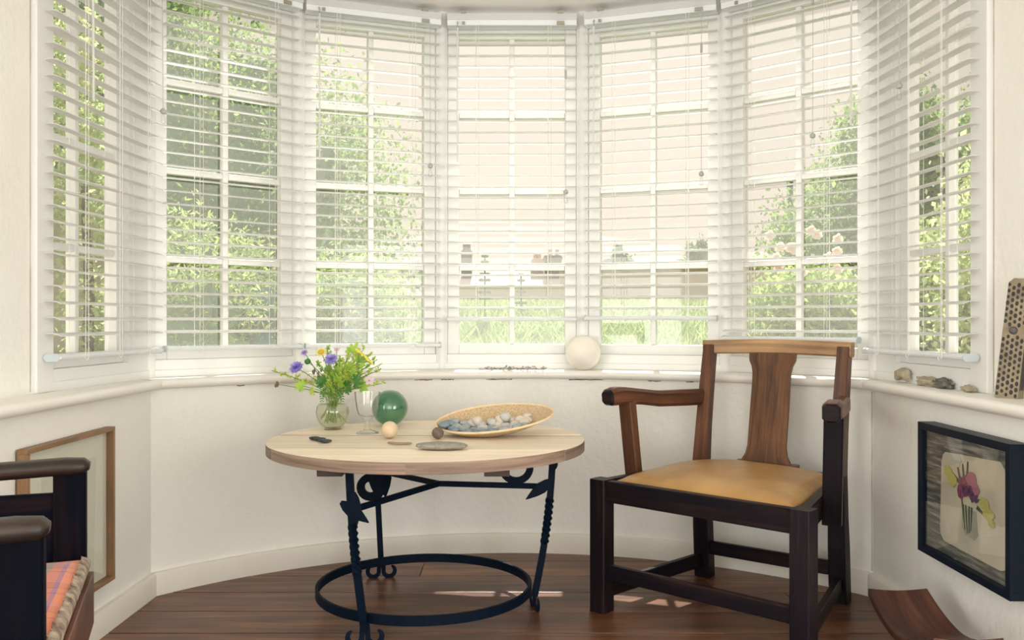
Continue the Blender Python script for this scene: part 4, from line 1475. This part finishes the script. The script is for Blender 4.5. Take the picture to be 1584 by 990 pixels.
def pebble(u, v, lift, r, mi, label, group):
    p = dish(u, v)
    nz_ = r[2] * .92 + lift
    b = M(); b.ball((p.x, p.y, p.z + nz_), r, 16, 10, amp=.16, fq=1.6, seed=pr_.uniform(0, 50), rot=Matrix.Rotation(pr_.uniform(-1, 1), 3, 'Z') @ Matrix.Rotation(.14, 3, 'X'))
    return solo('pebble', b, m_peb[mi], label, 'pebble', group)
cand = []
for tries in range(6000):
    u, v = pr_.uniform(-.88, .60), pr_.uniform(-.86, .36)
    if (u + .08) ** 2 / .62 + v * v / .74 > 1: continue
    p = dish(u, v)
    if all((p - q).length > .0285 for q in cand):
        cand.append(p); placed.append((u, v))
    if len(placed) > 54: break
for (u, v) in placed:
    fr0 = u * .75 + v * .9 + pr_.uniform(-.25, .25)
    mi = 0 if fr0 < -.55 else 1 if fr0 < -.15 else 3 if fr0 < .2 else 2
    lb, gp_ = (('smooth blue-grey pebble lying low at the near side of the straw basket', 'blue-grey pebbles in the basket'), ('smooth mid-grey pebble among the pebbles in the straw basket', 'mid-grey pebbles in the basket'),
          ('smooth cream pebble towards the back of the straw basket', 'cream pebbles in the basket'), ('smooth whitish-grey pebble among the pebbles in the straw basket', 'whitish pebbles in the basket'))[mi]
    L_ = pr_.uniform(.0185, .0255)
    pebble(u, v, 0.0, (L_, L_ * pr_.uniform(.66, .85), L_ * pr_.uniform(.48, .62)), mi, lb, gp_)
# second layer
for (u, v, lift, L_, mi, lb) in ((.22, .16, .020, .021, 3, 'round pale grey pebble sitting topmost on the heap in the straw basket'), (-.28, .16, .018, .019, 2, 'rounded cream pebble on top of the heap, nearer the dark stone ball'), (-.02, .13, .013, .017, 3, 'small whitish pebble on top of the heap between the two rounded ones'), (.12, .22, .012, .020, 2, 'pale cream pebble leaning behind the topmost round pebble')):
    pebble(u, v, lift, (L_, L_ * .92, L_ * .86), mi, lb, 'pebbles on top of the heap')

# ------------------------------------------------------------------ things on the sills
ZL = ZS + .036
b = M(); b.ball((.306, 3.868, ZL + .0755), (.0755, .060, .0755), 36, 22)
solo('alabaster_ball', b, plain('alabaster', (.84, .79, .69), .5, c2=(.88, .84, .76), scale=24, bump=.12), 'white stone ball standing on the curved window sill', 'ball')
# dried lavender sprig
root = thing('dried_sprig', (.005, 3.865, ZL), 'dried grey lavender sprig lying along the curved sill under the middle window', 'sprig')
b = M(); b.sweep([(-.138, 3.868, ZL + .004), (0, 3.866, ZL + .005), (.145, 3.868, ZL + .004)], circ(.0018, 6)); put('stem', b, m_dry, root)
b = M(); rr = random.Random(5)
for i in range(90):
    x = rr.uniform(-.118, .108)
    b.ball((x, 3.867 + rr.gauss(0, .004), ZL + abs(rr.gauss(.006, .004)) + .003), (.0045, .003, .003), 6, 4)
for i in range(12): b.ball((.133 + rr.gauss(0, .006), 3.867 + rr.gauss(0, .004), ZL + .007 + abs(rr.gauss(0, .004))), .004, 6, 4)
for i in range(4): b.ball((-.136 + rr.gauss(0, .003), 3.867, ZL + .006 + rr.gauss(0, .002)), .004, 6, 4)
put('buds', b, plain('grey_buds', (.36, .35, .33), .9), root)['kind'] = 'stuff'
# four stones on the side sill
m_fos = plain('fossil_stone', (.34, .28, .19), .85, c2=(.48, .42, .31), scale=40, bump=.8, dist=.004)
m_fos2 = plain('dark_green_stone', (.10, .105, .085), .85, c2=(.22, .21, .17), scale=40, bump=.8, dist=.004)
def sillpt(px, py):
    Y = (1 - ZL) * F / (py - 495); return V(((px - 792) * Y / F, Y, ZL))
Yq = 3.09; pc = V((606 / F * Yq, Yq, ZL))
b = M(); b.sweep([pc + V((0, .055, .012)), pc + V((.0, .040, .026)), pc + V((0, .012, .034)), pc + V((0, -.018, .030)), pc + V((0, -.036, .012))], circ(.017, 10), scale=[.6, 1.0, 1.1, .95, .5])
b.v = [(pc.x + (x - pc.x) * 1.0 + .004 * noise.noise(V((x * 90, y * 90, z * 90))), y, max(ZL, z + .005 * noise.noise(V((x * 70, y * 70, z * 70 + 4))))) for x, y, z in b.v]
solo('fossil_stone', b, m_fos, 'arched fossil-like stone on the sill, farthest from the carved dotted block', 'stone')
def sillstone(px, Y, r, m__, lb, seed):
    c_ = V(((px - 792) / F * Y, Y, ZL + r[2] * .8))
    b = M(); b.ball(c_, r, 22, 14, amp=.55, fq=2.2, seed=seed)
    zmin = min(v[2] for v in b.v)
    b.v = [(x, y, max(z, ZL)) for x, y, z in b.v]
    solo('sill_stone', b, m__, lb, 'stone')
sillstone(1433, 2.945, (.020, .062, .017), m_fos, 'long knobbly buff stone on the sill beside the arched one', 3.0)
sillstone(1462, 2.83, (.020, .042, .018), m_fos2, 'dark grey-green knobbly stone on the side window sill', 7.0)
sillstone(1498, 2.69, (.014, .032, .011), m_fos, 'smallest pale stone on the sill, standing apart nearest the carved block', 12.0)

# carved printing block with dotted face, leaning on the right wall
md_, t, bs = newmat('carved_dotted_face')
bs.inputs['Base Color'].default_value = (.34, .28, .17, 1); bs.inputs['Roughness'].default_value = .7
blk = thing('carved_block', (1.372, 2.455, ZL), 'tall narrow carved wooden block covered in rows of dark dots, leaning on the wall', 'block')
# near sill: base edge from px 1545..1578 at y~615, top px 1562..1590 at y 430
Yb = 2.42
b0 = V((1.340, 2.50, ZL)); t0 = V((1.366, 2.475, 1.115))
ax_ = (t0 - b0).normalized()
wd_ = V((.62, -.78, 0)); wd_ = (wd_ - ax_ * wd_.dot(ax_)).normalized()    # across the dotted face
nf = wd_.cross(ax_).normalized()                                            # out of the dotted face
if nf.y > 0: nf = -nf
HB, WB, DB = .335, .062, .040
def bf(x, y, z): return b0 + wd_ * x + nf * (-y) + ax_ * z
b = M()
pl = [(.004, 0), (WB - .004, 0), (WB, .006), (WB, .03), (WB - .001, HB - .012), (WB - .012, HB), (.016, HB), (.002, HB - .012), (0, .03), (0, .006)]
b.prism(pl, 0, DB, fn=lambda x, y, z: bf(x, z, y))
put('block_body', b, plain('carved_block_wood', (.33, .27, .17), .7, c2=(.20, .16, .10), scale=30, bump=.3), blk, bevel=.003)
b = M()
rr = random.Random(8)
for c_ in range(5):
    for r_i in range(19):
        x = .007 + c_ * .0121; z = .014 + r_i * .0168 + (.0084 if c_ % 2 else 0)
        if z > HB - .012 or .178 < z < .206: continue
        rad = .0046 * rr.uniform(.8, 1.15)
        vs = [bf(x + rad * math.cos(a * math.pi / 4) * .9, -.0012, z + rad * math.sin(a * math.pi / 4) * 1.35) for a in range(8)]
        vs2 = [bf(x + rad * math.cos(a * math.pi / 4) * .9, .001, z + rad * math.sin(a * math.pi / 4) * 1.25) for a in range(8)]
        b.add(vs + vs2, [tuple(range(8))] + [(a, 8 + a, 8 + (a + 1) % 8, (a + 1) % 8) for a in range(8)])
m_dot = plain('dark_dot', (.020, .018, .022), .6)
put('dots', b, m_dot, blk, label='rows of dark carved dots', kind='stuff')
b = M(); b.ball(bf(.031, -.001, .192), (.011, .011, .011), 14, 8); put('boss', b, plain('grey_boss', (.10, .09, .09), .5), blk, smooth=True, label='round grey stud')
b = M(); b.prism([(.0, .030), (.0, .010), (.006, .004), (.006, .034)], .03, HB - .03, fn=lambda x, y, z: bf(WB + .0002 + x * .05, y, z)); put('side_groove', b, plain('dark_side_wood', (.045, .035, .035), .5), blk)

# ------------------------------------------------------------------ the garden outside
rng = np.random.default_rng(5)
def fastmesh(name, verts, faces4, mat, parent=None, kind='stuff'):
    me = bpy.data.meshes.new(name)
    nv, nf_ = len(verts), len(faces4)
    me.vertices.add(nv); me.loops.add(nf_ * 4); me.polygons.add(nf_)
    me.vertices.foreach_set('co', verts.astype(np.float32).ravel())
    me.loops.foreach_set('vertex_index', faces4.astype(np.int32).ravel())
    me.polygons.foreach_set('loop_start', np.arange(0, nf_ * 4, 4, dtype=np.int32))
    me.update(calc_edges=True)
    me.materials.append(mat)
    o = bpy.data.objects.new(name, me)
    COL.objects.link(o)
    if parent is not None:
        o.parent = parent
        o.matrix_parent_inverse = Matrix.Translation(-V(parent.location))
    if kind: o['kind'] = kind
    return o
def unit(a): return a / np.linalg.norm(a, axis=1, keepdims=True)
def leafquads(c, size, asp=.5, droop=0.0):
    n = len(c)
    d = rng.normal(size=(n, 3)); d[:, 2] -= droop; d = unit(d)
    r = rng.normal(size=(n, 3)); s = unit(np.cross(d, r))
    L = (size * rng.uniform(.6, 1.3, n))[:, None]
    v = np.stack([c - d * L * .5, c + s * L * asp * .5, c + d * L * .5, c - s * L * asp * .5], 1).reshape(-1, 3)
    return v, np.arange(4 * n).reshape(-1, 4)
def crown(name, blobs, size, mat, parent, asp=.55, clump=34, droop=.2):
    vs, fs, k = [], [], 0
    for (cx, cy, cz, rx, ry, rz, n) in blobs:
        nc = max(n // clump, 1)
        d = unit(rng.normal(size=(nc, 3))); r = rng.uniform(.45, 1.0, nc) ** .6
        cc = d * r[:, None]
        p = np.repeat(cc, clump, 0) + rng.normal(size=(nc * clump, 3)) * (.33 / np.sqrt(max(rx, .6)))  * .33
        p = p * np.array([rx, ry, rz]) + np.array([cx, cy, cz])
        v, f = leafquads(p, size, asp, droop)
        vs.append(v); fs.append(f + k); k += len(v)
    return fastmesh(name, np.concatenate(vs), np.concatenate(fs), mat, parent)
m_leafA = island_leaf('tree_leaf', [(.17, .28, .10), (.29, .42, .14), (.42, .54, .20), (.22, .34, .12)], .5)
m_leafB = island_leaf('hedge_leaf', [(.34, .47, .16), (.46, .57, .21), (.27, .39, .13), (.54, .62, .27)], .5)
m_leafE = island_leaf('pale_shrub_leaf', [(.52, .62, .30), (.62, .70, .36), (.44, .56, .26), (.70, .74, .44)], .55)
m_leafC = island_leaf('far_leaf', [(.16, .22, .10), (.24, .30, .13), (.12, .18, .09)], .4)
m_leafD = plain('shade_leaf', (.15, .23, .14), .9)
m_grass = island_leaf('meadow_blade', [(.24, .36, .11), (.34, .45, .16), (.19, .29, .09), (.40, .48, .20)], .5)
m_bark = plain('bark', (.10, .075, .055), .9, c2=(.16, .12, .09), scale=12, bump=.5)
# ground rising away from the house
def gz(x, y): 
    if y < 5.0: return -.1 + max(0, y - 4.3) * .25
    if y < 9: return .075 + (y - 5.0) / 4 * .80
    return .875 + (y - 9) * .024
b = M()
nx_, ny_ = 40, 50
ys = [4.12 + (i / ny_) ** 2.2 * 110 for i in range(ny_ + 1)]
vs, fs = [], []
for y in ys:
    for i in range(nx_ + 1):
        x = lerp(-1, 1, i / nx_) * (14 + y * .9)
        vs.append((x, y, gz(x, y) + .05 * noise.noise(V((x * .4, y * .4, 0)))))
for j in range(ny_):
    for i in range(nx_):
        a = j * (nx_ + 1) + i; fs.append((a, a + 1, a + nx_ + 2, a + nx_ + 1))
b.add(vs, fs)
gr = put('ground', b, plain('garden_soil_and_turf', (.12, .17, .05), .9, c2=(.18, .23, .07), scale=2), smooth=True)
gr['kind'] = 'structure'
def meadow(name, x0, x1, y0, y1, n, h, wdt, label, mat):
    y = rng.uniform(y0, y1, n); x = rng.uniform(x0, x1, n) * (y / y1)
    z = np.array([gz(a, b_) for a, b_ in zip(x, y)])
    base = np.stack([x, y, z], 1)
    lean = rng.normal(size=(n, 3)) * .32; lean[:, 2] = 1
    hh = (h * rng.uniform(.55, 1.15, n))[:, None]
    a = rng.uniform(0, 6.28, n); s = np.stack([np.cos(a), np.sin(a), 0 * a], 1) * wdt
    mid = base + lean * hh * .6; tip = base + lean * hh + np.stack([lean[:, 0], lean[:, 1], -.15 * np.ones(n)], 1) * hh * .35
    v = np.stack([base - s * .5, mid + s * .7, tip, mid - s * .7], 1).reshape(-1, 3)
    o = fastmesh(name, v, np.arange(4 * n).reshape(-1, 4), mat)
    tagit(o, label, 'grass', None, 'stuff')
    return o
meadow('meadow_grass', -1.7, 5.2, 5.6, 10.5, 70000, .33, .017, 'tall bright green meadow grass beyond the middle windows', m_grass)
def tree(name, x, y, blobs, size, mat, label, trunk_h, core, tr=.12, asp=.55):
    root = thing(name, (x, y, gz(x, y)), label, 'tree' if 'tree' in name or 'conifer' in name else 'shrub')
    crown('crown', blobs, size, mat, root, asp)
    b = M()
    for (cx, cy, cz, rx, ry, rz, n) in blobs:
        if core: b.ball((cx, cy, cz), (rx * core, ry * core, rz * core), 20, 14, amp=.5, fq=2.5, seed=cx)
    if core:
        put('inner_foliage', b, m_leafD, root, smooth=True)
    b = M(); b.sweep([(x, y, gz(x, y) - .05), (x + .04, y, gz(x, y) + trunk_h * .5), (x, y, gz(x, y) + trunk_h)], circ(tr, 10), scale=[1.2, .9, .6])
    put('trunk', b, m_bark, root, smooth=True)
    return root
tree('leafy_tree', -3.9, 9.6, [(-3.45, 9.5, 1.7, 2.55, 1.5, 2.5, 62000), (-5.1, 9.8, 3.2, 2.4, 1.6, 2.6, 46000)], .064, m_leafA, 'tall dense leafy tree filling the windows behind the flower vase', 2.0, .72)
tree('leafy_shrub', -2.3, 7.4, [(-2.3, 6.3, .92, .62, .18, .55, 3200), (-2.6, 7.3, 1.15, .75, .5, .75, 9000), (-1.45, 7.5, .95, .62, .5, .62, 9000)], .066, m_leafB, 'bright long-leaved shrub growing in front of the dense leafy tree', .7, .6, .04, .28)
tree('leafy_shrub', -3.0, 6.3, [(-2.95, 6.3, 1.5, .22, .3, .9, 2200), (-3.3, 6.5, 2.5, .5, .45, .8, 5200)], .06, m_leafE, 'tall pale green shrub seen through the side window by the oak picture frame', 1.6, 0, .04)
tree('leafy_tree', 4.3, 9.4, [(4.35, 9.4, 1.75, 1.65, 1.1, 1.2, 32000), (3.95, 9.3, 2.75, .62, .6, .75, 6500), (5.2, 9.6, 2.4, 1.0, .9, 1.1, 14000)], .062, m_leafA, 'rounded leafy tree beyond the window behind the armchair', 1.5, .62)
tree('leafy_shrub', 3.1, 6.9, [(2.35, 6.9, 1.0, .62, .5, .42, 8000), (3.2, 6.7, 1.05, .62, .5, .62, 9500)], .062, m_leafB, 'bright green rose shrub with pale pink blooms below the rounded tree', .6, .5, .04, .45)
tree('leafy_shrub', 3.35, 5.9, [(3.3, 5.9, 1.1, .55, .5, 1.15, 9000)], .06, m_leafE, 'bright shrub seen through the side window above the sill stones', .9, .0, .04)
# rose blooms
rb_ = random.Random(2)
m_rose = island_leaf('rose_petal', [(.80, .52, .46), (.86, .66, .58), (.88, .74, .66)], .35)
for i in range(16):
    px, py = rb_.uniform(1178, 1300), rb_.uniform(352, 420)
    c_ = at(px, py, 6.35)
    b = M()
    for k_ in range(14):
        a = k_ * 2.4; r = .026 * (k_ / 14) ** .5
        d = V((math.cos(a), rb_.uniform(-.6, -.1), math.sin(a))).normalized(); s_ = d.cross(V((0, 1, 0))).normalized()
        b.add([c_ + d * r * .2 - s_ * .012, c_ + d * (r + .014) - s_ * .012, c_ + d * (r + .02), c_ + d * (r + .014) + s_ * .012, c_ + d * r * .2 + s_ * .012], [(0, 1, 2, 3, 4)])
    solo('rose_bloom', b, m_rose, 'pale pink rose bloom on the shrub behind the armchair', 'flower', 'rose blooms on the shrub', smooth=False)
# plank fence behind the leaves
gf = thing('garden_fence', (-2.45, 7.0, .3), 'weathered plank fence in teal and brown half hidden by leaves', 'fence')
m_teal = wood('teal_plank', (.06, .15, .17), (.10, .21, .23), (.15, .27, .28), .7, 2, 20); m_brn = wood('brown_plank', (.09, .06, .045), (.15, .10, .075), (.20, .14, .10), .7, 2, 20)
for i in range(6):
    b = M(); x0 = -2.62 + i * .15
    b.box(x0, x0 + .143, 6.50, 6.525, .2, 1.22 + .01 * (i % 3), g=2)
    put('fence_plank', b, m_teal if i in (0, 1, 2, 5, 6) else m_brn, gf, label='teal fence plank' if i in (0, 1, 2, 5, 6) else 'brown fence plank')
b = M(); b.box(-2.62, -1.72, 6.527, 6.56, .95, 1.03); put('fence_rail', b, m_brn, gf)
gf.location = (-2.4, 6.5, .2)
for c_ in gf.children: c_.data.transform(Matrix.Translation(V((-2.45, 7.0, .3)) - V((-2.4, 6.5, .2))))
# far things
m_brick = plain('garden_brick', (.42, .27, .215), .9, c2=(.48, .33, .26), scale=1.5)
b = M(); b.box(1.6, 9.5, 30, 30.4, 1.2, 2.72); b.box(1.6, 9.5, 29.95, 30.45, 2.72, 2.80)
solo('garden_wall', b, m_brick, 'long low pinkish brick garden wall beyond the meadow', 'wall', smooth=False)
m_render = plain('pale_render', (.62, .49, .42), .9); m_roof = plain('pink_tile_roof', (.56, .41, .34), .9, c2=(.62, .46, .39), scale=.8)
m_chim = plain('dark_chimney_brick', (.16, .11, .10), .9, c2=(.22, .16, .14), scale=2); m_chl = plain('pale_chimney_brick', (.52, .38, .30), .9); m_pot = plain('clay_pot', (.55, .26, .17), .8)
hs = thing('house', (-.2, 61, 1.5), 'distant house with a pink tiled roof and chimney stacks', 'house')
b = M(); b.box(-4.2, 4.3, 58, 64, 1.2, 3.3); put('wall', b, m_render, hs)
b = M(); b.add([(-4.5, 57.6, 3.2), (4.6, 57.6, 3.2), (4.6, 61, 4.75), (-4.5, 61, 4.75), (-4.5, 64.4, 3.2), (4.6, 64.4, 3.2)], [(0, 1, 2, 3), (3, 2, 5, 4), (0, 3, 4), (1, 5, 2), (0, 4, 5, 1)]); rf = put('roof', b, m_roof, hs)
def chimney(px0, px1, pyt, Y, mat, pots, potcol, pyb=418, potpx=4):
    a, c_ = at(px0, pyt, Y), at(px1, pyb, Y)
    b = M(); b.box(a.x, c_.x, Y - .5, Y + .5, c_.z - .4, a.z); b.box(a.x - .06, c_.x + .06, Y - .56, Y + .56, a.z - .25, a.z - .1)
    ch_ = put('chimney', b, mat, hs)
    for p_ in pots:
        q = at(p_, pyt, Y); b = M(); b.lathe([(.15, 0), (.12, .3), (.14, .42), (0, .42)], (q.x, q.y, q.z), 10); put('chimney_pot', b, potcol, ch_)
chimney(714, 730, 388, 59, m_chim, (719, 725), m_chim)
chimney(823, 840, 401, 60, m_chl, (828, 834), m_pot)
chimney(842, 868, 396, 59, m_chim, (851, 862), m_pot)
hs2 = thing('house', (14, 62, 1.5), 'distant low house with pinkish roof behind the brick garden wall', 'house')
b = M(); b.box(11.2, 18, 60, 64, 1.2, 4.2); put('wall', b, m_render, hs2)
b = M(); b.add([(11.0, 59.7, 4.1), (18.3, 59.7, 4.1), (17.5, 62, 5.7), (12.2, 62, 5.7), (11.0, 64.4, 4.1), (18.3, 64.4, 4.1)], [(0, 1, 2, 3), (3, 2, 5, 4), (0, 3, 4), (1, 5, 2), (0, 4, 5, 1)]); put('roof', b, m_roof, hs2)
tree('conifer', 5.0, 40, [(4.9, 40, 2.9, 1.1, .8, .9, 1500), (4.72, 40, 3.7, .35, .3, .8, 500), (4.3, 40, 3.0, .5, .5, .8, 500)], .22, m_leafC, 'distant dark conifer left of the brick wall end', 1.5, .75)
tree('far_tree', 8.2, 40, [(7.7, 40, 3.2, .8, .8, .55, 1000), (8.4, 40, 3.6, .75, .8, .95, 1500)], .22, m_leafC, 'distant dark round tree above the brick garden wall', 1.5, .75)
# two tall seed-head plants
for (px, pyt, Y, lb) in ((750, 396, 8.2, 'tall tiered flower spike in the meadow beneath the dark chimney'), (806, 425, 8.8, 'shorter tiered flower spike in the middle of the meadow')):
    a = at(px, pyt, Y); root = thing('flower_spike', (a.x, Y, gz(a.x, Y)), lb, 'plant')
    b = M(); b.sweep([(a.x, Y, gz(a.x, Y)), (a.x, Y, a.z)], circ(.007, 6)); put('stem', b, m_leafC, root)
    b = M(); z = a.z; k_ = 0
    while z > a.z - .42:
        r = .018 + .03 * min(1, (a.z - z) / .3)
        for j in range(7):
            an = j * .9 + k_; b.ball((a.x + r * math.cos(an), Y + r * math.sin(an), z), (.018, .018, .014), 6, 4)
        z -= .055; k_ += 1
    put('whorls', b, plain('dusky_whorl', (.20, .19, .13), .9) if 'dusky_whorl' not in MATS else MATS['dusky_whorl'], root)
# pole
a = at(1222, 281, 12)
b = M(); b.lathe([(.0, 0), (.05, 0), (.042, a.z - gz(a.x, 12)), (.03, a.z - gz(a.x, 12) + .03), (0, a.z - gz(a.x, 12) + .03)], (a.x, 12, gz(a.x, 12)), 10)
solo('utility_pole', b, plain('blue_grey_pole', (.10, .13, .15), .6), 'slim blue-grey pole rising in front of the rounded tree', 'pole')
# bench in the meadow
a = at(742, 458, 22)
bn = thing('garden_bench', (a.x, 22, a.z - .42), 'small dark wooden bench far off in the meadow', 'bench')
b = M(); b.box(a.x - .24, a.x + .24, 21.9, 22.15, a.z - .05, a.z); put('seat', b, m_chim, bn)
for s_ in (-1, 1):
    b = M(); b.box(a.x + s_ * .19 - .025, a.x + s_ * .19 + .025, 21.95, 22.1, gz(0, 22), a.z - .05); put('leg', b, m_chim, bn)
# pale rendered house next door, seen through the side window by the oak frame
b = M(); b.box(-5.2, -3.12, 6.95, 7.4, .2, 2.0)
solo('garden_outbuilding', b, plain('cream_render', (.46, .41, .32), .9), 'cream rendered outbuilding beyond the tall pale shrub', 'building', smooth=False)
